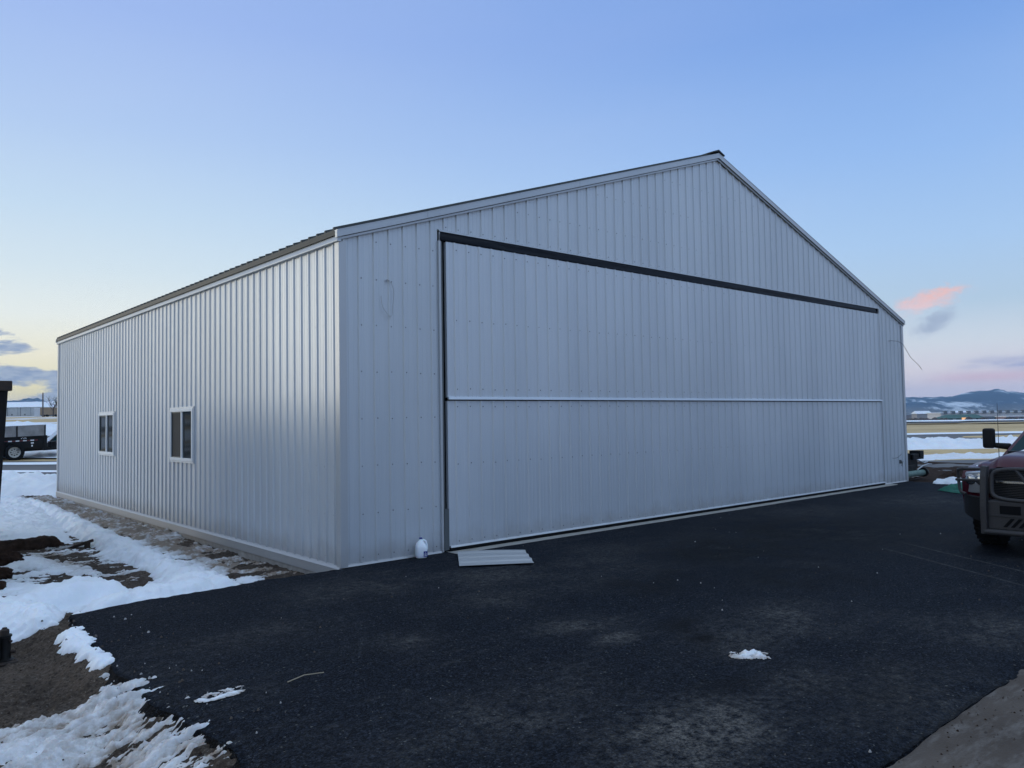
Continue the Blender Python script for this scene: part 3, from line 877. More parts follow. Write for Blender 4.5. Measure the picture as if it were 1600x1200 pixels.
def rib_wall(mb, P, line, z0, z1, holes=()):
    """P(s, out, z) -> point; z0, z1 functions of s; holes (sa, sb, za, zb)"""
    for (a, ha), (b, hb) in zip(line, line[1:]):
        if b - a < 1e-6: continue
        spans = [(z0, z1)]
        for sa, sb, za, zb in holes:
            if a >= sa - 1e-6 and b <= sb + 1e-6:
                spans = [(z0, lambda s, q=za: q), (lambda s, q=zb: q, z1)]
        for f0, f1 in spans:
            if f1(a) - f0(a) < 1e-4 and f1(b) - f0(b) < 1e-4: continue
            mb.face([P(a, ha, f0(a)), P(b, hb, f0(b)), P(b, hb, f1(b)), P(a, ha, f1(a))])


def screws(mb, P, off, s0, s1, rows, zmax=None, skip=()):
    k = math.ceil((s0 - off) / PITCH)
    while off + k * PITCH < s1:
        s_ = off + k * PITCH
        for z in rows:
            if zmax and z > zmax(s_): continue
            if any(a < s_ < b and c < z < d for a, b, c, d in skip): continue
            ss = s_ + random.uniform(-.006, .006); zz = z + random.uniform(-.008, .008)
            ring_ = lambda o_, r_: [P(ss + r_ * math.cos(q * math.pi / 3), o_, zz + r_ * math.sin(q * math.pi / 3)) for q in range(6)]
            mb.loft([ring_(-.002, .0092), ring_(.003, .0092), ring_(.0032, .0062), ring_(.008, .0058)], 1)
        k += 1


ROWS = [.10, .65, 1.26, 1.87, 2.48, 3.09, 3.70]
WIN = [(5.24, 6.44, 1.17, 2.11), (10.30, 11.60, 1.17, 2.11)]
# left wall (faces -X)
mb = MB()
PL = lambda s, h, z: (-h, s, z)
cuts = tuple(c for w_ in WIN for c in w_[:2])
rib_wall(mb, PL, ribline(.02, LEN - .02, .1595, cuts), lambda s: -.02, lambda s: HE + .02, WIN)
screws(mb, PL, .1595 + .034, .1, LEN - .1, ROWS + [4.02], skip=[(a - .03, b + .03, c - .05, d + .05) for a, b, c, d in WIN])
mb.build('wall', [M['wall'], M['screw']], hangar)['label'] = 'long ribbed side wall with two windows, catching the light of the sunset'
# front wall (faces -Y) around the door
mb = MB()
PF = lambda s, h, z: (s, -h, z)
rib_wall(mb, PF, ribline(.02, DL - .03, .2727), lambda s: .0, lambda s: rake(s))
rib_wall(mb, PF, ribline(DL - .03, DR + .02, .2727, (W / 2,)), lambda s: DT + .0, lambda s: max(rake(s), DT))
rib_wall(mb, PF, ribline(DR + .02, W - .02, .2727), lambda s: .0, lambda s: rake(s))
screws(mb, PF, .2727 + .034, .1, DL - .05, ROWS + [4.2], lambda s: rake(s) - .12)
screws(mb, PF, .2727 + .034, DR + .1, W - .1, ROWS + [4.2], lambda s: rake(s) - .12)
screws(mb, PF, .2727 + .034, DL, DR, [DT + .06, 5.0, 5.6, 6.2], lambda s: rake(s) - .14)
mb.build('wall', [M['wall'], M['screw']], hangar)['label'] = 'ribbed front gable wall around the wide door'
# the two walls out of sight
mb = MB()
rib_wall(mb, lambda s, h, z: (W + h, s, z), ribline(.02, LEN - .02, .1595), lambda s: -.02, lambda s: HE + .02)
mb.build('wall', M['wall'], hangar)
mb = MB()
rib_wall(mb, lambda s, h, z: (s, LEN + h, z), ribline(.02, W - .02, .2727, (W / 2,)), lambda s: -.02, lambda s: rake(s))
mb.build('wall', M['wall'], hangar)

# roof: ribbed sheets from eave to ridge, ends visible along the left eave
mb = MB()
SL = (HR - HE) / (W / 2)
for sgn in (-1, 1):
    def PR(s, h, t, sgn=sgn):
        x = W / 2 + sgn * t
        return (x, s, HR + .135 - SL * t + h)
    ln = ribline(-.05, LEN + .06, .05)
    half = W / 2 + .062
    for (a, ha), (b, hb) in zip(ln, ln[1:]):
        mb.face([PR(a, ha * 2.0, 0), PR(b, hb * 2.0, 0), PR(b, hb * 2.0, half), PR(a, ha * 2.0, half)])
        mb.face([PR(a, ha * 2.0, half), PR(b, hb * 2.0, half), PR(b, -.072, half), PR(a, -.072, half)])
    mb.face([PR(-.05, -.072, 0), PR(LEN + .06, -.072, 0), PR(LEN + .06, -.072, half), PR(-.05, -.072, half)])
roof = mb.build('roof', M['roof'], hangar)
mb = MB()
prof = [(-.20, -.20 * SL + .0), (0, .0), (.20, -.20 * SL), (.20, -.20 * SL + .022), (0, .03), (-.20, -.20 * SL + .022)]
mb.prism([(W / 2 + a, HR + .168 + b) for a, b in prof], -.075, LEN + .08, 'xz')
mb.build('ridge_cap', M['roof'], roof)

# rake fascia along both slopes of the front gable
for y_, s_ in ((0, -1), (LEN, 1)):
    mb = MB()
    for sgn in (-1, 1):
        xe = W / 2 + sgn * (W / 2 + .075); ze = HE - .075 * SL
        def seg(t0, t1, lo, hi, d0, d1, mi=0):
            xa_, za_ = W / 2 + sgn * t0, HR - SL * t0
            xb_, zb_ = W / 2 + sgn * t1, HR - SL * t1
            p = [(xa_, za_ + lo), (xb_, zb_ + lo), (xb_, zb_ + hi), (xa_, za_ + hi)]
            mb.prism(p, y_ + s_ * d0, y_ + s_ * d1, 'xz', mi)
        lens = [0, 1.0, 4.0, 7.05, W / 2 + .075]
        for a, b in zip(lens, lens[1:]):
            seg(a + (.004 if a else 0), b, .030, .116, .020, .072)
        seg(0, W / 2 + .07, .116, .126, .0, .076)
        seg(0, W / 2 + .03, -.008, .022, .022, .046)
        seg(0, W / 2 + .03, .012, .022, .0, .022)
    mb.build('rake_trim', M['rake'], hangar)
# eave trim: a band that leans out under the roof edge
for x_, s_ in ((0, -1), (W, 1)):
    mb = MB()
    pr = [(.0, -.040), (.052, -.040), (.058, -.034), (.058, -.026), (.040, .044), (.0, .044)]
    pts = [(x_ + s_ * a, HE + b) for a, b in pr]
    mb.prism(pts, -.045, LEN + .045, 'xz')
    mb.build('eave_trim', M['trim'], hangar)
# corner trims
for cx_, sx_ in ((0, -1), (W, 1)):
    for cy_, sy_ in ((0, -1), (LEN, 1)):
        mb = MB()
        xs = sorted((cx_ + sx_ * .030, cx_ - sx_ * .0)); ys = sorted((cy_ + sy_ * .030, cy_ - sy_ * .085))
        mb.box((xs[0], ys[0], .0), (xs[1], ys[1], HE - .03))
        xs = sorted((cx_ + sx_ * .026, cx_ - sx_ * .075)); ys = sorted((cy_ + sy_ * .030, cy_ + sy_ * .0))
        if sy_ < 0: mb.box((xs[0], ys[0] - .001, .0), (xs[1], ys[1], HE - .03))
        else: mb.box((xs[0], ys[0], .0), (xs[1], ys[1] + .001, HE - .03))
        mb.build('corner_trim', M['trim'], hangar, bevel=.004)
# skirt under the ribs and concrete below
mb = MB()
mb.box((-.045, -.01, -.13), (-.002, LEN + .02, -.012))
mb.prism([(-.055, -.012), (-.002, -.012), (-.002, .028), (-.030, .010)], -.012, LEN + .02, 'xz')
mb.build('skirt_trim', M['trim'], hangar)
mb = MB()
mb.box((-.03, .02, -.7), (.2, LEN, -.131))
mb.build('foundation', M['concrete'], hangar)
mb = MB()
for a, b in ((.02, DL - .03), (DR + .02, W - .02)):
    mb = MB(); mb.prism([(-.032, .004), (-.002, .004), (-.002, .034), (-.022, .026)], a, b, 'yz')
    mb.build('base_trim', M['trim'], hangar)

# windows
for i, (a, b, c, d) in enumerate(WIN):
    mb = MB()
    t = .05
    mb.box((-.050, a, c), (.04, a + t, d)); mb.box((-.050, b - t, c), (.04, b, d))
    mb.box((-.0505, a + t, c), (.04, b - t, c + t)); mb.box((-.0505, a + t, d - t), (.04, b - t, d))
    mid = (a + b) / 2
    mb.box((-.040, mid - .028, c + t), (.04, mid + .028, d - t))
    fr = mb.build('window', M['white_vinyl'], hangar, bevel=.004)
    fr['label'] = ('nearer' if i == 0 else 'farther') + ' white sliding window in the side wall'
    # near half is bare glass, far half has an insect screen
    mb = MB(); mb.box((-.012, a + t, c + t), (-.004, mid - .028, d - t)); mb.build('pane', M['glass'], fr)
    mb = MB(); mb.box((-.020, mid + .028, c + t), (-.012, b - t, d - t)); mb.build('screen', M['screen'] if i == 0 else M['glass'], fr)
    mb = MB()
    for q in ((mid + .028, mid + .048), (b - t - .02, b - t)): mb.box((-.030, q[0], c + t), (-.0205, q[1], d - t))
    mb.box((-.0302, mid + .048, c + t), (-.0205, b - t - .02, c + t + .02)); mb.box((-.0302, mid + .048, d - t - .02), (-.0205, b - t - .02, d - t))
    mb.build('sash', M['track'], fr)
    mb = MB()
    mb.box((-.036, a - .035, c - .035), (-.003, a - .001, d + .035)); mb.box((-.036, b + .001, c - .035), (-.003, b + .035, d + .035))
    mb.box((-.0365, a - .001, c - .035), (-.003, b + .001, c - .001)); mb.box((-.0365, a - .001, d + .001), (-.003, b + .001, d + .035))
    mb.build('window_trim', M['wall'], fr)

# the wide bi-fold door
door = bpy.data.objects.new('hangar_door', None); col.objects.link(door); door.parent = hangar
PX0, PX1, RZ_, PT = 1.655, DR - .03, 2.15, 4.355
doff = 1.6055 - .034 + PITCH
for z0, z1, yo, rows in ((RZ_, PT, .030, [2.27, 3.25, 4.25]), (.075, RZ_ - .046, .022, [.13, 1.21, 2.02])):
    mb = MB()
    Pd = lambda s, h, z, yo=yo: (s, -yo - h, z)
    rib_wall(mb, Pd, ribline(PX0, PX1, doff), lambda s, q=z0: q, lambda s, q=z1: q)
    screws(mb, Pd, doff + .034, PX0 + .02, PX1, rows)
    mb.box((PX0, -yo + .002, z0), (PX1, -yo + .05, z1 - .004))
    mb.build('door_panel', [M['door'], M['screw']], door)
mb = MB()
xs_ = [PX0, 4.7, 7.75, 10.8, 13.35, PX1]
for a, b in zip(xs_, xs_[1:]):
    mb.prism([(-.028, RZ_ - .030), (-.064, RZ_ - .030), (-.064, RZ_ - .026), (-.051, RZ_ + .010), (-.028, RZ_ + .010)], a + .002, b - .002, 'yz')
mb.build('hinge_trim', M['wall'], door)
mb = MB(); mb.box((PX0, -.048, RZ_ - .040), (PX1, .03, RZ_ - .0305)); mb.build('hinge_gap', M['dark'], door)
mb = MB()
mb.prism([(-.018, .056), (-.060, .056), (-.060, .060), (-.046, .082), (-.018, .082)], PX0 + .01, PX1, 'yz')
mb.build('bottom_trim', M['wall'], door)
mb = MB()
mb.grid(lambda u, v: (PX0 + u * (PX1 - PX0), -.035 - .02 * math.sin(v * 3.14) + .006 * math.sin(u * 160) * math.sin(v * 3), .056 - v * .056 + .005 * math.sin(u * 90)), 260, 5)
mb.box((PX0, -.015, .006), (PX1, .05, .052))
mb.build('bottom_seal', M['rubber'], door, smooth=True)
# wrinkled black weather flap across the top
mb = MB()


def flap(u, v):
    x = DL + .0 + u * (DR - .16 - DL)
    a = np.array([x * 1.0]); q = float(fbm(a * 1.6, a * 0 + v * 1.2, 4, .6, 71)[0]); q2 = float(fbm(a * .35 + 4, a * 0 + v * .8, 4, .7, 72)[0])
    env = math.sin(min(1, max(0, v)) * math.pi) ** .7
    return (x, -.014 - .030 * v - env * (.022 * q + .030 * q2), DT + .0 - v * (DT - PT - .012) + .012 * q * (1 if .1 < v < .99 else .2))


mb.grid(flap, 420, 9)
mb.build('weather_flap', M['vinyl'], door, smooth=True)
# pocket behind flap and door edge
mb = MB()
mb.box((DL - .05, .06, -.02), (DR + .05, .10, DT + .05))
mb.box((DL - .031, .0, .0), (DL - .012, .06, DT)); mb.box((DL - .03, .0, DT - .004), (DR + .02, .06, DT + .02)); mb.box((DR + .008, .0, 0), (DR + .019, .06, DT))
mb.build('door_recess', M['dark'], door)
mb = MB(); mb.box((DL - .008, -.026, DT - .010), (DR + .02, -.001, DT + .010)); mb.build('header_trim', M['wall'], door)
mb = MB()
mb.box((DL - .030, -.032, .01), (DL + .004, .0, PT)); mb.box((DL - .008, -.022, PT + .001), (DL + .002, .02, DT - .02))
mb.build('door_jamb', M['trim'], door)
mb = MB(); mb.box((DR + .0, -.030, .01), (DR + .022, .0, DT - .02)); mb.build('door_jamb', M['trim'], door)
mb = MB(); mb.box((DL + .005, -.008, .02), (DL + .048, .055, PT)); mb.build('door_track', M['track'], door)
mb = MB(); mb.box((DL + .010, -.040, .03), (DL + .088, -.012, .60)); mb.box((DL + .006, -.044, .598), (DL + .02, -.010, .606))
mb.build('track_cover', mat('cover_grey', (.12, .135, .14), .45, .4), door)

# loose ends of cable on the front
mb = MB()
ctl = [(.66, 3.70), (.72, 3.70), (.765, 3.64), (.785, 3.55), (.775, 3.45), (.762, 3.36), (.765, 3.27), (.745, 3.215), (.70, 3.225), (.645, 3.285), (.60, 3.345), (.588, 3.43), (.592, 3.50)]
cc = np.array(ctl); tt = np.linspace(0, len(cc) - 1, 60)
cxs = np.convolve(np.pad(np.interp(tt, range(len(cc)), cc[:, 0]), 3, 'edge'), np.ones(7) / 7, 'valid')
czs = np.convolve(np.pad(np.interp(tt, range(len(cc)), cc[:, 1]), 3, 'edge'), np.ones(7) / 7, 'valid')
mb.tube([(x, -.028 - .012 * abs(math.sin(k * .11)), z) for k, (x, z) in enumerate(zip(cxs, czs))], .0042, 6)
mb.tube([(.69, .01, 3.705), (.685, -.03, 3.715), (.72, -.034, 3.70)], .007, 6)
tag(mb.build('cable', mat('grey_cable', (.42, .43, .45), .5), smooth=True, loc=(.69, -.03, 3.7)), 'pale cable hanging in a loop on the front wall beside the door', 'cable')
mb = MB()
mb.tube([(15.93, .0, 3.69), (15.97, -.05, 3.70), (16.2, -.13, 3.69), (16.42, -.16, 3.62), (16.62, -.17, 3.46), (16.85, -.17, 3.29), (17.15, -.16, 3.19), (17.45, -.15, 3.08), (17.62, -.14, 2.99)], .0062, 6)
tag(mb.build('cable', mat('dark_cable', (.16, .15, .16), .5), smooth=True, loc=(15.93, 0, 3.69)), 'loose cable poking out past the right corner of the hangar', 'cable')
eb = empty('electrical_outlet', (16.31, -.02, .53), 'small dark outlet box with loose wires low on the right of the front wall', 'outlet')
mb = MB(); mb.box((16.27, -.055, .49), (16.34, -.019, .585)); mb.build('box', M['track'], eb, bevel=.004)
mb = MB()
for a in ((.05, .02, -.08), (-.04, .05, -.10), (.09, .03, .0), (.02, .05, -.12)):
    mb.tube([(16.30, -.05, .54), (16.30 + a[0] * .6, -.08, .55 + a[2] * .3), (16.30 + a[0], -.06 - a[1] * .3, .53 + a[2])], .004, 5)
mb.tube([(15.85, -.024, .655), (16.0, -.03, .64), (16.2, -.03, .66), (16.42, -.028, .74)], .004, 5)
mb.build('wire', M['blackplast'], eb)

# ------------------------------------------------------------------ milk jug
jx, jy = 1.12, -.115
jug = empty('milk_jug', (jx, jy, .0), 'white plastic gallon jug with a blue cap standing against the hangar wall', 'jug')
ja = Matrix.Rotation(R(-24), 4, 'Z')


def jp(x, y, z): return tuple(Vector((jx, jy, 0)) + (ja @ Vector((x, y, z))))


def sq(rx, ry, z, n=32, e=4.0, ox=0, oy=0):
    out_ = []
    for k in range(n):
        a = 2 * math.pi * k / n; c, s = math.cos(a), math.sin(a)
        q = (abs(c) ** e + abs(s) ** e) ** (-1 / e)
        out_.append(jp(ox + rx * c * q, oy + ry * s * q, z))
    return out_


mb = MB()
mb.loft([sq(.050, .050, .0), sq(.066, .066, .004), sq(.074, .074, .016), sq(.076, .076, .05), sq(.076, .076, .10), sq(.0755, .075, .135, e=3.6), sq(.071, .068, .162, e=3, ox=-.003),
         sq(.058, .055, .19, e=2.6, ox=-.006), sq(.040, .040, .214, e=2.2, ox=-.006), sq(.026, .026, .232, e=2, ox=-.004), sq(.020, .020, .24, e=2, ox=-.003), sq(.019, .019, .252, e=2, ox=-.003)])
# handle: a hollow grip from the shoulder to the right side
mb.tube([jp(.012, -.0, .226), jp(.040, 0, .232), jp(.062, 0, .216), jp(.073, 0, .185), jp(.079, 0, .15), jp(.080, 0, .118), jp(.066, 0, .095)], [.015, .015, .014, .0135, .014, .016, .018], 12)
mb.build('body', M['jug'], jug, smooth=True)
mb = MB(); mb.lathe([(.0185, 0), (.0215, .001), (.0215, .018), (.0195, .0205), (.0, .0205)], jp(-.003, 0, .249), 20); mb.build('cap', M['blue'], jug, smooth=True)
lb = MB(); lb.grid(lambda u, v: jp(.020 + u * .052, -.0772, .022 + v * .072), 6, 6); lab = lb.build('label', M['blue'], jug)
lb = MB()
lb.tube([jp(.034, -.0782, .048), jp(.040, -.0785, .070), jp(.046, -.0785, .082), jp(.052, -.0785, .068), jp(.058, -.0782, .050), jp(.046, -.0785, .056), jp(.036, -.0782, .050)], .0022, 5)
lb.tube([jp(.030, -.0782, .034), jp(.046, -.0785, .040), jp(.064, -.0782, .034)], .0035, 5)
lb.build('label_mark', M['white_print'], lab)

# ------------------------------------------------------------------ offcut of ribbed sheet on the asphalt
A_, B_, C_, D_ = (Vector((1.59, -.30, .022)), Vector((2.32, -.85, .022)), Vector((1.84, -1.56, .022)), Vector((1.05, -1.05, .022)))
mb = MB()


def sheet(u, v, up_=0.0):
    p = A_.lerp(B_, u).lerp(D_.lerp(C_, u), v)
    ph = (v * 3.0 + .25) % 1.0
    h = .017 * max(0, min(1, (.22 - abs(ph - .5)) / .10))
    p.z += h + .010 * math.sin(u * 3.1) * (1 - v) + .012 * (1 - v) + up_
    return p


mb.grid(lambda u, v: sheet(u, v), 12, 96)
mb.grid(lambda u, v: sheet(u, v, -.003), 12, 96)
tag(mb.build('steel_sheet', M['trim'], loc=(1.7, -.94, .02)), 'short offcut of ribbed grey steel sheet lying flat on the asphalt by the door', 'metal sheet')


# ------------------------------------------------------------------ lumps: snow scraps, clods, stones
def lump_mesh(name, c, size, material, seed, rough=.35, sub=4, flat=.0):
    bm = bmesh.new(); bmesh.ops.create_icosphere(bm, subdivisions=sub, radius=1)
    co = np.array([v.co for v in bm.verts])
    n = fbm(co[:, 0] * 1.6 + seed * 3.1, co[:, 1] * 1.6 + co[:, 2] * 1.3 + seed, 5, .62, seed) * 2 * rough + fbm(co[:, 0] * 6 + co[:, 2] * 4, co[:, 1] * 6 - co[:, 2] * 3, 3, .6, seed + 3) * rough * .7
    for v, k in zip(bm.verts, n):
        v.co = v.co * (1 + k)
        if v.co.z < flat - .35: v.co.z = flat - .35
        v.co = Vector((v.co.x * size[0], v.co.y * size[1], v.co.z * size[2]))
    me = bpy.data.meshes.new(name); bm.to_mesh(me); bm.free(); me.materials.append(material); me.shade_smooth()
    o = bpy.data.objects.new(name, me); col.objects.link(o); o.location = c
    return o


def scrap(cx, cy, rx, ry, rot, seed, h, cut, label):
    U, V = np.meshgrid(np.linspace(-1.4, 1.4, 120), np.linspace(-1.4, 1.4, 90), indexing='ij')
    n = fbm(U * 2.2 + seed, V * 1.6, 5, .62, seed); n2 = fbm(U * 7, V * 5 + seed, 4, .6, seed + 1)
    t = (1 - U * U - V * V) * .7 + n * 2.1 - cut
    z = np.clip(t, -.1, .8) ** 1.0 * h * (1 + n2 * .9) + .004
    c_, s_ = math.cos(R(rot)), math.sin(R(rot))
    X, Y = U * rx * c_ - V * ry * s_, U * rx * s_ + V * ry * c_
    f_ = grid_faces(*U.shape); k_ = t.ravel()[f_].max(1) > .0
    o = np_mesh('snow_scrap', np.stack([X, Y, z], -1).reshape(-1, 3), f_[k_], M['snow'], {'dirt': np.clip(.9 - t * 1.6, .1, 1)})
    o.location = (cx, cy, .004)
    tag(o, label, 'snow scrap')


scrap(.44, -5.50, .15, .10, -42, 5, .035, .12, 'white scrap of snow alone on the asphalt beside a dark damp spot')
scrap(-2.83, -3.52, .19, .10, 6, 16, .016, .30, 'thin melting scrap of snow on the left of the asphalt, near the muddy edge')
# crumbs and small stones on the asphalt: too many and too small to count
mb = MB()
rnd = random.Random(3)
for k in range(150):
    x, y = (rnd.uniform(-3, 9), rnd.uniform(-6.9, -.4)) if k < 90 else (rnd.uniform(-3.4, -2.6), rnd.uniform(-4.6, -.3))
    s = rnd.choice((.004, .006, .008, .011)) * rnd.uniform(.8, 1.3)
    q = [Vector((rnd.uniform(-1, 1), rnd.uniform(-1, 1), rnd.uniform(-.4, .8))) * s for _ in range(6)]
    ring1 = [Vector((x, y, .004)) + Vector((s * math.cos(a), s * rnd.uniform(.6, 1.1) * math.sin(a), -.004)) for a in (0, 1.05, 2.1, 3.14, 4.2, 5.2)]
    ring2 = [Vector((p.x * .45 + x * .55, p.y * .45 + y * .55, .006 + s * .6)) for p in ring1]
    mb.loft([ring1, ring2], 0 if rnd.random() < .4 else 1)
tag(mb.build('grit', [mat('pale_stone', (.32, .31, .30), .8), M['gravel']]), kind='stuff')
mb = MB()
for k in range(420):
    x = np.interp(-4.8 + k * 4.6 / 420, EY, EX) + rnd.gauss(-.08, .06); y = -4.8 + k * 4.6 / 420
    s = rnd.uniform(.005, .014); z = -.075 - max(0, -3.25 - x) * .5
    ring1 = [Vector((x + s * math.cos(a) * rnd.uniform(.7, 1.2), y + s * math.sin(a) * rnd.uniform(.7, 1.2), z - s * .4)) for a in (0, 1.05, 2.1, 3.14, 4.2, 5.2)]
    ring2 = [Vector((p.x * .6 + x * .4, p.y * .6 + y * .4, z + s * rnd.uniform(.4, .9))) for p in ring1]
    mb.loft([ring1, ring2], 0 if rnd.random() < .55 else 1)
for k in range(620):
    if k < 300: x, y, z = rnd.uniform(-1.6, 6.5), -7.02 - abs(rnd.gauss(0, .16)), -.028
    else:
        x, y = rnd.uniform(-4.4, -3.3), rnd.uniform(-4.6, -.4); z = float(base(x, y)) + .02
    s = rnd.uniform(.003, .008)
    ring1 = [Vector((x + s * math.cos(a) * rnd.uniform(.7, 1.2), y + s * math.sin(a) * rnd.uniform(.7, 1.2), z - s * .3)) for a in (0, 1.05, 2.1, 3.14, 4.2, 5.2)]
    ring2 = [Vector((p.x * .6 + x * .4, p.y * .6 + y * .4, z + s * rnd.uniform(.4, .9))) for p in ring1]
    mb.loft([ring1, ring2], rnd.choice((1, 2, 2)))
tag(mb.build('asphalt_crumbs', [M['asphalt'], M['soil'], M['gravel']]), kind='stuff')

mb = MB(); mb.tube([(-2.42, -3.62, .012), (-2.28, -3.59, .022), (-2.13, -3.60, .010)], .004, 6)
tag(mb.build('dry_stalk', mat('straw', (.30, .25, .17), .8), loc=(-2.28, -3.6, .01)), 'thin dry stalk lying on the asphalt to the right of the thin snow scrap', 'stalk')
# bank of cut earth showing through the snow
mb = MB()


def earth(u, v):
    x = -3.9 + u * 2.18; a = np.array([x * 2.2])
    n1 = float(fbm(a * 1.3, a * 0 + v * 2, 4, .6, 81)[0]); n2 = float(fbm(a * 5, a * 0 + v * 9, 4, .65, 82)[0])
    e = min(1, u * 8, (1 - u) * 9)
    ang_ = v * math.pi
    y = 6.42 + .32 * u - math.cos(ang_) * (.24 + .1 * n1)
    z = -.26 + math.sin(ang_) ** .6 * (.22 + .06 * n1 + .05 * n2) * max(.25, e)
    return (x + n2 * .08, y - .25 * u, z)


mb.grid(earth, 150, 26)
tag(mb.build('earth_bank', M['soil'], smooth=True, loc=(-2.8, 6.4, -.26)), 'long dark bank of bare earth breaking through the snow beside the hangar', 'earth bank')
mb = MB()
mb.bar((-1.86, 5.86, -.21), (-1.50, 5.72, -.085), .06, .045); mb.bar((-1.60, 5.74, -.30), (-1.585, 5.74, -.10), .11, .07)
tag(mb.build('timber_offcut', mat('dark_wood', (.035, .022, .015), .85, 0, .2, rough_var((.02, .013, .01), (.055, .036, .025), 14, .5, .01)), bevel=.006, loc=(-1.6, 5.75, -.25)),
    'short dark broken timber sticking out of the snow beyond the earth bank end', 'timber')
for (x, y, s, sd_, lb_) in ((-2.93, 5.05, (.30, .24, .15), 91, 'largest dark clod of earth at the left edge, just below the earth bank'),
                            (-3.16, 3.75, (.20, .2, .13), 92, 'middle dark clod of earth at the left edge, between two larger patches of snow'),
                            (-3.38, 2.75, (.17, .17, .12), 93, 'lowest dark clod of earth at the left edge, above the thick snow')):
    tag(lump_mesh('earth_clod', (x, y, -.17), s, M['soil'], sd_, .45, 5), lb_, 'clod', 'dark clods of earth at the left edge')
# black iron fitting standing in the mud
jk = empty('trailer_jack', (-3.70, -.74, -.2), 'stubby black iron jack post with a domed cap, standing in the mud', 'jack')
mb = MB(); mb.lathe([(.075, 0), (.078, .012), (.055, .02), (.050, .03), (.050, .205), (.058, .208), (.058, .222), (.04, .226), (.0, .226)], (-3.70, -.74, -.2), 22); mb.build('post', M['black_steel'], jk, smooth=True)
mb = MB(); mb.lathe([(.036, 0), (.038, .02), (.036, .042), (.020, .052), (.018, .062), (.0, .064)], (-3.70, -.74, .025), 18); mb.build('cap', M['pipe'] if False else M['rust_edge'], jk, smooth=True)
mb = MB(); mb.box((-3.95, -.86, -.16), (-3.745, -.60, .015)); mb.box((-3.86, -.80, .012), (-3.76, -.66, .03)); mb.build('bracket', M['black_steel'], jk, bevel=.01)
mb = MB(); mb.tube([(-3.70, -.70, -.03), (-3.655, -.79, -.03)], .012, 8); mb.build('pin', M['rust_edge'], jk)
mb = MB(); mb.tube([(-3.66, -.76, -.125), (-3.625, -.79, -.125)], .014, 8); mb.build('pin', M['rust_edge'], jk)
mb = MB(); mb.box((-3.82, -.87, -.215), (-3.61, -.62, -.192)); mb.build('base_plate', M['rust_edge'], jk, bevel=.008)

# ------------------------------------------------------------------ waste container at the left edge
dp = empty('waste_container', (-4.4, 2.95, -.2), 'tall black steel waste container with a flared rim at the left edge', 'container')
mb = MB()
mb.loft([[(-5.60, 3.05, .0), (-3.255, 3.05, .0), (-3.255, 8.6, .0), (-5.60, 8.6, .0)], [(-5.72, 2.96, 2.31), (-3.150, 2.96, 2.31), (-3.150, 8.7, 2.31), (-5.72, 8.7, 2.31)]])
mb.build('tub', M['black_steel'], dp)
mb = MB()
for a, b in (((-5.78, 2.90, 2.30), (-3.11, 3.02, 2.43)), ((-5.78, 8.62, 2.30), (-3.11, 8.74, 2.43)), ((-3.235, 3.021, 2.302), (-3.112, 8.619, 2.428)), ((-5.778, 3.021, 2.302), (-5.66, 8.619, 2.428))): mb.box(a, b)
mb.build('rim', M['rust_edge'], dp, bevel=.012)
for k in range(6):
    y = 3.5 + k * .95
    mb = MB(); mb.loft([[(-3.26, y, .02), (-3.19, y, .02), (-3.19, y + .1, .02), (-3.26, y + .1, .02)], [(-3.16, y, 2.29), (-3.105, y, 2.29), (-3.105, y + .1, 2.29), (-3.16, y + .1, 2.29)]]); mb.build('side_rib', M['black_steel'], dp)
for k in range(3):
    x = -5.3 + k * .85
    mb = MB(); mb.loft([[(x, 2.98, .02), (x + .1, 2.98, .02), (x + .1, 3.07, .02), (x, 3.07, .02)], [(x, 2.90, 2.29), (x + .1, 2.90, 2.29), (x + .1, 2.97, 2.29), (x, 2.97, 2.29)]]); mb.build('end_rib', M['black_steel'], dp)
mb = MB()
for x in (-5.3, -3.75): mb.box((x, 3.2, -.16), (x + .18, 8.4, .0))
mb.build('skids', M['black_steel'], dp)
for x in (-5.21, -3.66):
    mb = MB(); mb.lathe([(.0, -.1), (.11, -.1), (.11, .1), (.0, .1)], (x, 3.4, -.10), 16, 'x'); mb.build('roller', M['rust_edge'], dp)


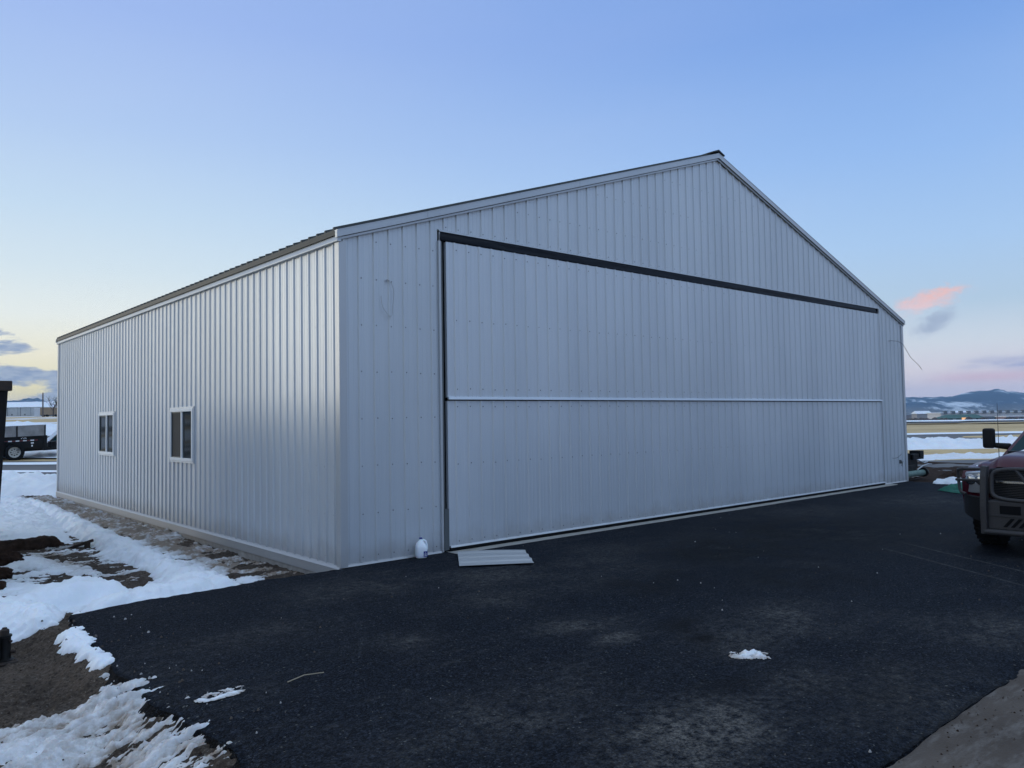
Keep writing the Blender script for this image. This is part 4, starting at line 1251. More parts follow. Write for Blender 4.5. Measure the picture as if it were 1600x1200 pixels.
# ------------------------------------------------------------------ wheels
def wheel(parent, c, r, w, name='wheel', rim_mat=None, axis='y', rr_=.62, spokes=8):
    """tyre with tread, and a pierced steel rim as sub-part"""
    mb = MB(); h = w / 2
    mb.lathe([(r * rr_, -h * .82), (r * .80, -h), (r * .93, -h * .98), (r * .985, -h * .84), (r, -h * .6), (r, h * .6), (r * .985, h * .84), (r * .93, h * .98), (r * .80, h), (r * rr_, h * .82)], c, 40, axis, 0, False)
    for k in range(30):
        a = 2 * math.pi * k / 30
        for sgn in (-1, 1):
            d = Vector((math.cos(a), 0, math.sin(a))); tn = Vector((-math.sin(a), 0, math.cos(a))); ax3 = Vector((0, 1, 0))
            if axis == 'x': d = Vector((0, math.cos(a), math.sin(a))); tn = Vector((0, -math.sin(a), math.cos(a))); ax3 = Vector((1, 0, 0))
            p = Vector(c) + d * (r + .004) + ax3 * sgn * h * .52
            mb.bar(p - ax3 * h * .38 + tn * .012 * sgn, p + ax3 * h * .38 - tn * .012 * sgn, r * .09, .016, 0, d)
    ty = mb.build(name, M['rubber'], parent, smooth=True)
    mb = MB()
    R0 = r * rr_
    for sgn in (-1, 1):
        mb.lathe([(0, sgn * h * .35), (R0 * .30, sgn * h * .40), (R0 * .34, sgn * h * .30), (R0 * .80, sgn * h * .28), (R0 * .90, sgn * h * .62), (R0 * .99, sgn * h * .80), (R0 * 1.02, sgn * h * .80), (R0 * 1.02, sgn * h * .2), (0, sgn * h * .2)], c, 32, axis)
        for k in range(spokes):
            a = 2 * math.pi * k / spokes
            for rad, q, mi in ((R0 * .58, R0 * .115, 1), (R0 * .22, R0 * .04, 1)):
                if axis == 'y': p = Vector(c) + Vector((math.cos(a) * rad, sgn * h * .285, math.sin(a) * rad))
                else: p = Vector(c) + Vector((sgn * h * .285, math.cos(a) * rad, math.sin(a) * rad))
                mb.lathe([(0, -.012), (q, -.012), (q, .012), (0, .012)], p, 10, axis, 1)
    mb.build('rim', [rim_mat or M['chrome'], M['dark']], ty, smooth=True)
    return ty


# ------------------------------------------------------------------ pickup truck (nose towards -X)
TX0, TY0 = 6.32, -5.88
truck = empty('pickup_truck', (TX0 + 2.8, TY0, 0), 'dark maroon pickup truck with a heavy grille guard, nose towards the hangar door side', 'truck')


def tp(u, v, z): return (TX0 + u, TY0 + v, z)


def T3(lst): return [tp(*p) for p in lst]


# lower body with wheel arches cut through
def arch(uc, r, n=12):
    return [(uc - r * math.cos(math.pi * k / n), .40 + r * math.sin(math.pi * k / n)) for k in range(n + 1)]


AR, AR2 = .98, 4.62
out_l = [(.33, .55), (.28, .72), (.27, .96), (.36, 1.06), (.80, 1.12), (1.55, 1.15), (1.75, 1.17), (3.95, 1.17), (4.02, 1.18), (6.02, 1.18), (6.05, .62), (5.9, .5)]
out_l += list(reversed([(AR2 + .50 - (1.0) * 0, .46)])) + list(reversed(arch(AR2, .47))) + [(AR2 - .50, .46), (AR + .50, .46)] + list(reversed(arch(AR, .47))) + [(AR - .48, .46)]
mb = MB()
mb.prism([(TX0 + a, b) for a, b in out_l], TY0 - .985, TY0 + .985, 'xz')
body = mb.build('body', M['paint'], truck, smooth=True, bevel=.035, segs=3)
mb = MB(); mb.box(tp(.6, -.66, .42), tp(5.7, .66, .85)); mb.build('chassis', M['dark'], truck)
# hood: raised centre, falling to the wings
mb = MB()


def hood(a, b):
    u = .30 + a * 1.32; v = -.97 + b * 1.94; av = abs(v)
    z = 1.225 + .050 * a + .02 * math.sin(a * math.pi)
    z -= .095 * float(sstep(.55, .74, av)) + .07 * float(sstep(.80, .98, av)) - .012 * float(sstep(.30, .26, av))
    z -= .12 * (1 - min(1, a * 5)) ** 2
    uu = u + .16 * float(sstep(.5, 1.0, av)) * (1 - a)
    return tp(uu, v, z)


mb.grid(hood, 22, 48)
mb.build('hood', M['paint'], truck, smooth=True)
mb = MB()


def hsnow(a, b):
    u = 1.16 + a * .44; v = -.88 + b * 1.76
    q = float(fbm(np.array([u * 4.0]), np.array([v * 4.0]), 4, .6, 101)[0])
    p = Vector(hood((u - .30) / 1.32, (v + .97) / 1.94))
    e = min(a * 4, (1 - a) * 6, b * 10, (1 - b) * 10, 1)
    p.z += -.012 + .04 * max(0, min(1, e)) * (.75 + q * 1.6) * (0.4 + .7 * a)
    return p


mb.grid(hsnow, 26, 50)
o = mb.build('snow_cover', M['snow'], truck, smooth=True)
# wing tops carry a rim of snow, too
mb = MB(); mb.tube([tp(.52, .885, 1.062), tp(.62, .90, 1.085), tp(.80, .90, 1.098), tp(1.1, .90, 1.11)], [.008, .018, .022, .01], 8); mb.build('snow_cover', M['snow'], truck, smooth=True)
# cab
mb = MB()
ringb = [(1.62, -.93), (1.62, .93), (4.0, .93), (4.0, -.93)]; ringt = [(2.62, -.70), (2.62, .70), (3.72, .70), (3.72, -.70)]
cz0, cz1 = 1.17, 1.79
mb.loft([[tp(a, b, cz0) for a, b in ringb], [tp(a, b, cz1) for a, b in ringt], [tp(a + (.12 if a < 3 else -.06), b * .9, cz1 + .045) for a, b in ringt]])
cab = mb.build('cab', M['paint'], truck, smooth=True, bevel=.03, segs=3)


def quad_part(name, corners, inset, material, parent, off=.012):
    P = [Vector(p) for p in corners]; c = sum(P, Vector()) / 4
    n = (P[1] - P[0]).cross(P[3] - P[0]).normalized()
    mid = Vector(tp(2.8, 0, 1.2))
    if n.dot(c - mid) < 0: n = -n
    Q = [p + (c - p) * inset + n * off for p in P]
    mb = MB(); mb.loft([[q - n * .02 for q in Q], Q]); return mb.build(name, material, parent)


cb = {k: tp(*k, cz0) for k in ringb}; ct = {k: tp(*k, cz1) for k in ringt}
quad_part('windshield', [tp(1.62, -.93, cz0), tp(1.62, .93, cz0), tp(2.62, .70, cz1), tp(2.62, -.70, cz1)], .085, M['carglass'], truck)
quad_part('rear_window', [tp(4.0, -.93, cz0), tp(4.0, .93, cz0), tp(3.72, .70, cz1), tp(3.72, -.70, cz1)], .14, M['carglass'], truck)
for sgn in (-1, 1):
    def side(u, q): return tp(u, sgn * (.93 - .23 * q), cz0 + (cz1 - cz0) * q)
    quad_part('side_window', [side(2.0, .12), side(2.98, .12), side(2.98, .9), side(2.6, .9)], .03, M['carglass'], truck)
    quad_part('side_window', [side(3.06, .12), side(3.82, .12), side(3.68, .9), side(3.06, .9)], .03, M['carglass'], truck)
    for u in (1.78, 3.02, 3.96):
        mb = MB(); mb.box(tp(u, sgn * .982, .55), tp(u + .012, sgn * .9885, 1.15)); mb.build('door_seam', M['dark'], truck)
    mb = MB(); mb.box(tp(2.72, sgn * .985, .98), tp(2.95, sgn * 1.015, 1.02)); mb.build('door_handle', M['blackplast'], truck, bevel=.006)
# cowl and wipers
mb = MB(); mb.box(tp(1.50, -.80, 1.17), tp(1.70, .80, 1.262)); mb.build('cowl', M['blackplast'], truck, bevel=.01)
mb = MB(); mb.bar(tp(1.66, .70, 1.22), tp(1.78, .05, 1.27), .02, .02); mb.build('wiper', M['blackplast'], truck)
mb = MB(); mb.bar(tp(1.66, -.02, 1.22), tp(1.78, -.65, 1.27), .02, .02); mb.build('wiper', M['blackplast'], truck)
# mirrors
for sgn in (-1, 1):
    mb = MB()
    mb.box(tp(1.95, sgn * 1.19 - .078, 1.275), tp(2.07, sgn * 1.19 + .078, 1.575))
    mb.loft([T3([(1.98, sgn * .90, 1.25), (2.09, sgn * .90, 1.25), (2.09, sgn * .90, 1.35), (1.98, sgn * .90, 1.35)]), T3([(1.99, sgn * 1.15, 1.285), (2.06, sgn * 1.15, 1.285), (2.06, sgn * 1.15, 1.36), (1.99, sgn * 1.15, 1.36)])])
    mi_ = mb.build('mirror', M['blackplast'], truck, smooth=True, bevel=.035, segs=4)
    mb = MB(); mb.box(tp(2.081, sgn * 1.19 - .062, 1.31), tp(2.085, sgn * 1.19 + .062, 1.55)); mb.build('mirror_glass', M['chrome'], mi_)
mb = MB(); mb.tube([tp(1.35, .86, 1.09), tp(1.36, .86, 1.95)], [.005, .0022], 6); mb.lathe([(.014, 0), (.012, .03), (.0, .035)], tp(1.35, .86, 1.09), 10); mb.build('antenna', M['blackplast'], truck)
# grille, headlights
mb = MB(); mb.box(tp(.215, -.64, .70), tp(.30, .64, 1.09)); g_ = mb.build('grille', M['blackplast'], truck, bevel=.03, segs=3)
mb = MB()
for k in range(17):
    z = .73 + k * .021
    mb.box(tp(.205, -.59, z), tp(.2155, .59, z + .007))
mb.build('mesh', M['gun'], g_)
mb = MB(); mb.box(tp(.19, -.60, .905), tp(.204, .60, .935)); mb.box(tp(.198, -.035, .74), tp(.2035, .035, 1.07)); mb.build('grille_bar', M['chrome'], g_, bevel=.006)
for sgn in (-1, 1):
    mb = MB()
    mb.loft([T3([(.30, sgn * .655, .745), (.36, sgn * .955, .745), (.36, sgn * .955, 1.035), (.30, sgn * .655, 1.06)]), T3([(.225, sgn * .665, .755), (.285, sgn * .945, .76), (.285, sgn * .945, 1.02), (.225, sgn * .665, 1.045)])])
    hl = mb.build('headlight', M['lens'], truck, smooth=True, bevel=.012)
    for q in (.74, .87):
        mb = MB(); mb.lathe([(0, .0), (.062, .0), (.066, -.006), (.052, -.014), (0, -.012)], tp(.232 + (q - .7) * .18, sgn * q, .93), 20, 'x'); mb.build('reflector', M['chrome'], hl, smooth=True)
# bumper: centre plate with pockets, rounded ends
mb = MB()
mb.box(tp(-.02, -.60, .33), tp(.20, .60, .70))
mb.build('bumper', M['gun'], truck, bevel=.018)
bp = mb = MB()
for sgn in (-1, 1):
    rings = []
    for k in range(9):
        a = k / 8; v = .60 + .42 * math.sin(a * 1.45); u = -.0 + .62 * (1 - math.cos(a * 1.35))
        z0 = .40 + .14 * a; z1 = .72 + .02 * a
        rings.append(T3([(u, sgn * v, z0), (u, sgn * v, z1), (u + .09, sgn * (v - .03), z1), (u + .09, sgn * (v - .03), z0)]))
    mb = MB(); mb.loft(rings); mb.build('bumper_end', M['blackplast'], truck, smooth=True)
    mb = MB(); mb.box(tp(-.030, sgn * .335 - .115, .535), tp(-.0215, sgn * .335 + .115, .64)); mb.build('light_pocket', M['dark'], truck)
    mb = MB()
    for k in range(3):
        v = sgn * .30 + (k - 1) * .085 - .02
        mb.loft([T3([(-.030, v - .075, .485), (-.030, v - .035, .485), (-.030, v + .055, .375), (-.030, v + .015, .375)]), T3([(-.0215, v - .075, .485), (-.0215, v - .035, .485), (-.0215, v + .055, .375), (-.0215, v + .015, .375)])])
    mb.build('vent_slot', M['dark'], truck)
mb = MB(); mb.tube([tp(-.05, -.62, .305), tp(-.05, .62, .305)], .036, 14); mb.tube([tp(-.035, -.6, .51), tp(-.035, .6, .51)], .006, 6); mb.build('bumper_tube', M['gun'], truck, smooth=True)
pl = MB(); pl.box(tp(-.048, -.155, .415), tp(-.042, .155, .565)); plate = pl.build('licence_plate', M['plate'], truck, bevel=.004)
# grille guard: two uprights, a rounded hoop with inner struts, side loops over the lamps
gg = bpy.data.objects.new('grille_guard', None); col.objects.link(gg); gg.parent = truck
for sgn in (-1, 1):
    mb = MB(); v = sgn * .625
    mb.loft([T3([(-.075, v - .036, .27), (.015, v - .036, .30), (.015, v + .036, .30), (-.075, v + .036, .27)]), T3([(-.085, v - .036, .62), (.03, v - .036, .62), (.03, v + .036, .62), (-.085, v + .036, .62)]),
             T3([(-.045, v - .036, 1.0), (.07, v - .036, 1.0), (.07, v + .036, 1.0), (-.045, v + .036, 1.0)]), T3([(.0, v - .036, 1.13), (.10, v - .036, 1.13), (.10, v + .036, 1.13), (.0, v + .036, 1.13)])])
    mb.build('upright', M['gun'], gg, bevel=.008)
    mb = MB(); vo = sgn * .97; vi = sgn * .66
    mb.tube([tp(.02, vi, 1.09), tp(.05, sgn * .88, 1.085), tp(.12, vo, 1.07), tp(.14, vo + sgn * .01, 1.03), tp(.13, vo, .90), tp(.12, vo - sgn * .01, .82), tp(.09, sgn * .93, .775), tp(.05, sgn * .86, .755)], .020, 10)
    mb.tube([tp(.0, vi, .945), tp(.05, sgn * .86, .94), tp(.13, sgn * 1.0, .935)], .018, 10)
    mb.build('lamp_guard', M['gun'], gg, smooth=True)
hp = []
for k in range(48):
    a = 2 * math.pi * k / 48; c, s = math.cos(a), math.sin(a); e = 5
    q = (abs(c) ** e + abs(s) ** e) ** (-1 / e)
    hp.append(tp(-.01 + .045 * (s * q + 1) / 2, .545 * c * q, .905 + .195 * s * q))
mb = MB(); mb.tube(hp + hp[:2], .026, 12, cap=False)
for sgn in (-1, 1): mb.tube([tp(.03, sgn * .27, 1.09), tp(.012, sgn * .155, .93), tp(-.005, sgn * .155, .715)], .021, 10)
mb.build('hoop', M['gun'], gg, smooth=True)
# wheels
for u in (AR, AR2):
    for v in (-.845, .845): wheel(truck, tp(u, v, .40), .40, .28, 'wheel', M['gun'])
mb = MB(); mb.box(tp(5.98, -.95, .45), tp(6.18, .95, .66)); mb.build('rear_bumper', M['gun'], truck, bevel=.02)
for v in (-.93, .78):
    mb = MB(); mb.box(tp(6.03, v, .78), tp(6.062, v + .15, 1.14)); mb.build('tail_light', mat('red_lens', (.25, .01, .01), .2), truck, bevel=.008)
mb = MB(); mb.box(tp(4.1, -.86, 1.176), tp(5.95, .86, 1.19)); mb.build('bed_cover', M['blackplast'], truck, bevel=.006)

# ------------------------------------------------------------------ machine with a green roller behind the right corner
mc = empty('sweeper_attachment', (17.9, .55, 0), 'black machine attachment with a pale green roller tube beside the right corner of the hangar', 'machine')
mb = MB()
mb.box((17.15, .35, .26), (18.35, 1.0, .62)); mb.box((17.2, .30, .16), (18.1, .40, .36)); mb.box((17.9, .28, .50), (18.62, .42, .66))
mb.build('frame', M['black_steel'], mc, bevel=.015)
mb = MB(); mb.box((17.45, .40, .60), (17.95, .9, .68)); mb.build('cover', M['blackplast'], mc, bevel=.01)
mb = MB(); mb.lathe([(0, 0), (.07, 0), (.07, .16), (0, .16)], (18.05, .6, .60), 14); mb.build('motor', M['blackplast'], mc)
mb = MB(); mb.box((18.3, .25, .56), (18.55, .55, .74)); mb.build('valve_block', M['blackplast'], mc, bevel=.01)
mb = MB(); mb.lathe([(0, 0), (.085, 0), (.085, 1.22), (0, 1.22)], (17.12, .22, .13), 20, 'x'); mb.build('roller', M['pipe'], mc, smooth=True)
mb = MB(); mb.lathe([(0, 0), (.13, 0), (.135, .03), (.13, .07), (0, .07)], (18.36, .22, .14), 20, 'x'); mb.build('end_flange', M['black_steel'], mc, smooth=True)
mb = MB(); mb.lathe([(0, 0), (.10, 0), (.10, .09), (.06, .12), (0, .12)], (18.43, .22, .14), 20, 'x'); mb.build('end_cap', M['pipe'], mc, smooth=True)
mb = MB(); mb.tube([(18.05, .25, .22), (18.3, .18, .33), (18.5, .14, .36), (18.72, .12, .34)], .018, 8); mb.tube([(18.15, .3, .5), (18.4, .2, .40), (18.65, .2, .42)], .02, 8); mb.build('hose', M['brass'], mc, smooth=True)
mb = MB()
for x in (17.25, 17.6, 17.9):
    mb = MB(); mb.box((x, .16, .005), (x + .14, .5, .04)); mb.build('skid', M['chrome'], mc)
# green tarp with snow on it, beyond the truck's nose
mb = MB()
TA = [(16.3, -1.40), (14.5, -1.60), (13.4, -3.2), (16.2, -3.8)]


def tarp(u, v, dz=0.0):
    p = Vector((*TA[0], 0)).lerp(Vector((*TA[1], 0)), u).lerp(Vector((*TA[3], 0)).lerp(Vector((*TA[2], 0)), u), v)
    n = float(fbm(np.array([p.x * 1.4]), np.array([p.y * 1.4]), 4, .6, 111)[0]); e = max(0, min(1, 6 * min(u, 1 - u, v, 1 - v)))
    p.x += n * .35; p.y += n * .25
    n5 = float(fbm(np.array([p.x * 4.5]), np.array([p.y * 4.5]), 3, .6, 113)[0])
    p.z = .012 + e * (.09 + .34 * n + .16 * n5) + dz
    p.z = max(p.z, .010)
    return p


mb.grid(tarp, 44, 44)
tag(mb.build('tarp', M['green'], smooth=True, loc=(15, -2.3, 0)), 'crumpled green tarp lying on the asphalt between the truck and the soil bank', 'tarp')
sgx, sgy = np.meshgrid(np.linspace(14.0, 18.2, 130), np.linspace(-4.6, -.7, 120), indexing='ij')
sq_ = fbm(sgx / .6, sgy / .6, 5, .6, seed=121)
dline = (sgx - 16.75) * .80 + (sgy + 1.25) * -.25
sT = .075 - np.abs(dline) * .32 + sq_ * .26
szz = .02 + np.maximum(sT, -.03) * sstep(18.2, 17.6, sgx) * 1.0 - .03 * (sT < 0)
fk = grid_faces(*sgx.shape); kp = sT.ravel()[fk].max(1) > -.01
tag(np_mesh('snow', np.stack([sgx, sgy, szz], -1).reshape(-1, 3), fk[kp], M['snow'], {'dirt': np.zeros(sgx.size) + .1}), kind='stuff')

# ------------------------------------------------------------------ dump trailer far left
ux, uy = .9962, -.0872        # trailer axis, tongue towards the hangar and a little raised
TB = Vector((3.01, 34.38, .26))
trl = empty('dump_trailer', TB, 'black dump trailer with grey plank side extensions parked beyond the snow', 'trailer')
TM = Matrix(((ux, -uy, 0), (uy, ux, 0), (.035, 0, 1)))


def dtp(a, w, z): return TB + TM @ Vector((a, w, z))


def dbox(mb, a, b, mi=0):
    pts = [(a[0], a[1], a[2]), (b[0], a[1], a[2]), (b[0], b[1], a[2]), (a[0], b[1], a[2]), (a[0], a[1], b[2]), (b[0], a[1], b[2]), (b[0], b[1], b[2]), (a[0], b[1], b[2])]
    mb.poly([dtp(*p) for p in pts], ((0, 3, 2, 1), (4, 5, 6, 7), (0, 1, 5, 4), (1, 2, 6, 5), (2, 3, 7, 6), (3, 0, 4, 7)), mi)


M['plank'] = mat('weathered_plank', (.13, .125, .125), .8, 0, .2, rough_var((.20, .195, .19), (.34, .33, .325), 3, .3, .01))
mb = MB(); dbox(mb, (-4.3, 0, .52), (.05, 2.0, 1.10)); dbox(mb, (-4.3, -.04, 1.07), (.06, 2.04, 1.12)); dbox(mb, (-.06, -.03, .4), (.09, 2.03, 1.12)); mb.build('tub', M['black_steel'], trl)
mb = MB()
for a, b in ((-4.28, -2.9), (-2.86, -1.17), (-1.13, .02)): dbox(mb, (a, .0, 1.125), (b, .05, 1.60)); dbox(mb, (a, 1.95, 1.125), (b, 2.0, 1.60))
dbox(mb, (-4.28, -.01, 1.605), (.04, .06, 1.64)); dbox(mb, (-.02, .06, 1.125), (.03, 1.94, 1.60)); mb.build('side_boards', M['plank'], trl)
for a in (-2.9, -1.15, .0):
    mb = MB(); dbox(mb, (a - .03, -.03, 1.12), (a + .03, -.001, 1.62)); mb.build('stake', M['black_steel'], trl)
mb = MB(); mr_ = mat('red_tape', (.12, .015, .02), .4)
for k in range(13):
    a = -4.2 + k * .30
    dbox(mb, (a, -.006, .895), (a + .15, -.002, .945), 0); dbox(mb, (a + .15, -.006, .895), (a + .30, -.002, .945), 1)
mb.build('reflective_tape', [M['white_print'], mr_], trl)
mb = MB()
for k, (a, z) in enumerate(((-.98, 1.01), (-.93, 1.05), (-.88, 1.0), (-.84, 1.04), (-.80, 1.01))): dbox(mb, (a, -.006, z), (a + .035, -.002, z + .04))
mb.build('decal', M['white_print'], trl)
mb = MB(); dbox(mb, (-.58, -.006, .76), (-.46, -.002, .82)); mb.build('decal', M['white_print'], trl)
mb = MB(); dbox(mb, (-.56, -.006, .62), (-.50, -.002, .70)); mb.build('decal', M['white_print'], trl)
mb = MB(); dbox(mb, (-4.2, .3, .40), (.5, .42, .52)); dbox(mb, (-4.2, 1.58, .40), (.5, 1.70, .52)); mb.build('chassis', M['black_steel'], trl)
mb = MB(); mb.bar(dtp(.0, .35, .45), dtp(1.5, .98, .45), .1, .12); mb.bar(dtp(.0, 1.65, .45), dtp(1.5, 1.02, .45), .1, .12); dbox(mb, (.25, .55, .42), (.75, 1.45, .80)); mb.build('tongue', M['black_steel'], trl)
mb = MB(); mb.tube([dtp(1.05, .9, .95), dtp(1.05, .9, .05)], .04, 10); dbox(mb, (.95, .8, .0), (1.15, 1.0, .06)); mb.build('jack', M['black_steel'], trl)
mb = MB(); pts = [(-2.75, .56)] + [(-1.70 + .62 * -math.cos(math.pi * k / 10) * 1.0, .46 + .44 * math.sin(math.pi * k / 10)) for k in range(11)]
mb.loft([[dtp(a, -.26, z) for a, z in pts[1:]] + [dtp(a, -.26, z + .03) for a, z in reversed(pts[1:])], [dtp(a, .02, z) for a, z in pts[1:]] + [dtp(a, .02, z + .03) for a, z in reversed(pts[1:])]]); mb.build('fender', M['black_steel'], trl)
M['rimwhite'] = mat('pale_rim', (.42, .42, .40), .5, .1)
for a in (-1.25, -2.15):
    for w_ in (-.13, 2.13):
        wl = wheel(trl, (0, 0, 0), .40, .22, 'wheel', M['rimwhite'])
        wl.rotation_euler = (0, 0, math.atan2(uy, ux))
        wl.location = TM @ Vector((a, w_, .40))
        for ch in wl.children: ch.location = (0, 0, 0)

# parked car half hidden behind the hangar's far corner
CB = Vector((4.78, 40.2, .16))
car = empty('parked_car', CB, 'dark car with snow on its sloping windshield, half hidden behind the hangar corner', 'car')
CMt = Matrix.Rotation(math.atan2(RY, RX) + math.pi, 3, 'Z')


def cpt(a, w, z): return CB + CMt @ Vector((a, w, z))


CP = [(.9, .30), (.95, .62), (.4, .72), (-.35, .80), (-.95, 1.32), (-2.3, 1.34), (-3.0, .86), (-3.5, .80), (-3.55, .32)]
mb = MB(); n_ = len(CP)
mb.poly([cpt(a, 0, z) for a, z in CP] + [cpt(a, 1.75, z) for a, z in CP], [tuple(range(n_)), tuple(reversed(range(n_, 2 * n_)))] + [(i, n_ + i, n_ + (i + 1) % n_, (i + 1) % n_) for i in range(n_)])
mb.build('body', mat('dark_car_paint', (.02, .022, .025), .25, .2), car, bevel=.05, segs=3, smooth=True)
mb = MB(); mb.loft([[cpt(-.36, .02, .78), cpt(-.36, 1.80, .78), cpt(-.93, 1.78, 1.28), cpt(-.93, .04, 1.28)], [cpt(-.26, .02, .90), cpt(-.26, 1.80, .90), cpt(-.90, 1.78, 1.47), cpt(-.90, .04, 1.47)]]); mb.build('snow_cover', M['snow'], car)
for w_ in (-.006, 1.756):
    mb = MB(); mb.loft([[cpt(-.55, w_ - .006, .85), cpt(-1.0, w_ - .006, 1.26), cpt(-2.25, w_ - .006, 1.28), cpt(-2.85, w_ - .006, .88)], [cpt(-.55, w_ + .006, .85), cpt(-1.0, w_ + .006, 1.26), cpt(-2.25, w_ + .006, 1.28), cpt(-2.85, w_ + .006, .88)]]); mb.build('side_window', M['carglass'], car)
for a in (.2, -2.7):
    for w_ in (.05, 1.70):
        wl = wheel(car, (0, 0, 0), .32, .2, 'wheel', M['chrome'])
        wl.rotation_euler = (0, 0, math.atan2(RY, RX) + math.pi); wl.location = CMt @ Vector((a, w_, .32))
        for ch in wl.children: ch.location = (0, 0, 0)


# ------------------------------------------------------------------ far buildings
def facing_box(mb, c, a0, a1, w0, w1, z0, z1, mi=0):
    """box laid along the picture's horizontal at ground point c"""
    pts = []
    for z in (z0, z1):
        for a, w_ in ((a0, w0), (a1, w0), (a1, w1), (a0, w1)): pts.append((c[0] + RX * a + WX * w_, c[1] + RY * a + WY * w_, z))
    mb.poly(pts, ((0, 3, 2, 1), (4, 5, 6, 7), (0, 1, 5, 4), (1, 2, 6, 5), (2, 3, 7, 6), (3, 0, 4, 7)), mi)


def fp(c, a, w_, z): return (c[0] + RX * a + WX * w_, c[1] + RY * a + WY * w_, z)


M['shed'] = mat('pale_shed', (.30, .31, .31), .7, 0, .3, rough_var((.40, .42, .42), (.52, .54, .54), .4))
M['shedblue'] = mat('blue_shed', (.22, .28, .34), .7)
M['tan'] = mat('tan_panel', (.30, .23, .155), .7, 0, .2, rough_var((.26, .20, .135), (.34, .26, .18), .3))
M['seam'] = mat('seam', (.13, .14, .15), .7)
# row of old hangars with a snowy roof
cL = (31.0, 239.0)
sh = empty('far_hangar', (cL[0], cL[1], 4.4), 'row of pale far hangars under one long snow covered roof, left behind the trailer', 'hangar')
mb = MB(); facing_box(mb, cL, -14, 9.3, .0, 12, 3.6, 7.0); mb.build('wall', M['shed'], sh)
mb = MB()
mb.loft([[fp(cL, -14.6, -.5, 6.85), fp(cL, 9.9, -.5, 6.85), fp(cL, 9.9, 12.5, 6.85), fp(cL, -14.6, 12.5, 6.85)], [fp(cL, -14.6, 5.5, 8.45), fp(cL, 7.0, 5.5, 8.45), fp(cL, 7.0, 6.5, 8.45), fp(cL, -14.6, 6.5, 8.45)]]); mb.build('roof', M['snow'], sh)
for k in range(6):
    a = -13 + k * 3.45
    if a + 2.6 > 9.2: continue
    mb = MB(); facing_box(mb, cL, a, a + 2.55, -.14, -.002, 4.5, 6.75); d_ = mb.build('hangar_door', M['shed'] if k % 3 else mat('pale_door', (.60, .61, .59), .7), sh)
    mb = MB(); facing_box(mb, cL, a - .14, a - .02, -.16, -.002, 4.5, 6.8); facing_box(mb, cL, a - .12, a + 2.67, -.16, -.003, 6.76, 6.84); facing_box(mb, cL, a + .9, a + 1.3, -.15, -.1402, 4.7, 5.1); mb.build('frame', M['seam'], d_)
cL2 = (37.2, 241.0)
s2 = empty('far_shed', (cL2[0], cL2[1], 4.4), 'pale blue shed at the right end of the far hangar row', 'shed')
mb = MB(); facing_box(mb, cL2, -1.6, 1.6, -2.5, 8, 3.6, 6.8); mb.build('wall', M['shedblue'], s2)
mb = MB(); mb.loft([[fp(cL2, -1.9, -2.8, 6.75), fp(cL2, 5.5, -2.8, 6.75), fp(cL2, 5.5, 8.3, 6.75), fp(cL2, -1.9, 8.3, 6.75)], [fp(cL2, -.2, 2, 8.2), fp(cL2, 5.5, 2, 8.6), fp(cL2, 5.5, 3, 8.6), fp(cL2, -.2, 3, 8.2)]]); mb.build('roof', M['snow'], s2)
mb = MB(); facing_box(mb, cL2, -.3, .2, -2.6, -2.502, 4.5, 5.1); mb.build('door', M['seam'], s2)
cT = (36.8, 217.3)
s3 = empty('box_trailer', (cT[0], cT[1], 4.2), 'long tan box trailer parked beside the pole and the bare tree', 'trailer')
mb = MB(); facing_box(mb, cT, -1.75, 2.9, .0, 2.5, 4.55, 6.40); mb.build('body', M['tan'], s3)
mb = MB(); facing_box(mb, cT, -1.7, 2.8, .1, 2.4, 4.35, 4.54); mb.build('chassis', M['black_steel'], s3)
for a in (-.9, .0, 2.2):
    mb = MB(); mb.tube([fp(cT, a, -.02, 4.35), fp(cT, a, .3, 4.35)], .33, 16); mb.build('wheel', M['rubber'], s3)
cV = (35.55, 222.4)
s4 = empty('storage_unit', (cV[0], cV[1], 4.2), 'small white storage unit just left of the tan box trailer', 'shed')
mb = MB(); facing_box(mb, cV, -.75, .3, .0, 2, 4.1, 6.25); mb.build('body', mat('white_panel', (.55, .56, .57), .6), s4)
mb = MB(); facing_box(mb, cV, -.8, .35, -.05, 2.05, 6.252, 6.33); mb.build('roof', M['snow'], s4)
mb = MB()
mb.tube([(34.15, 207.6, 3.6), (34.12, 207.6, 9.75)], [.19, .14], 10)
tag(mb.build('utility_pole', mat('pole_wood', (.12, .10, .09), .85), loc=(34.15, 207.6, 3.6)), 'grey wooden utility pole rising above the white storage unit', 'pole')


# bare trees and scrub
M['bark'] = mat('bark', (.085, .066, .055), .9, 0, .1)


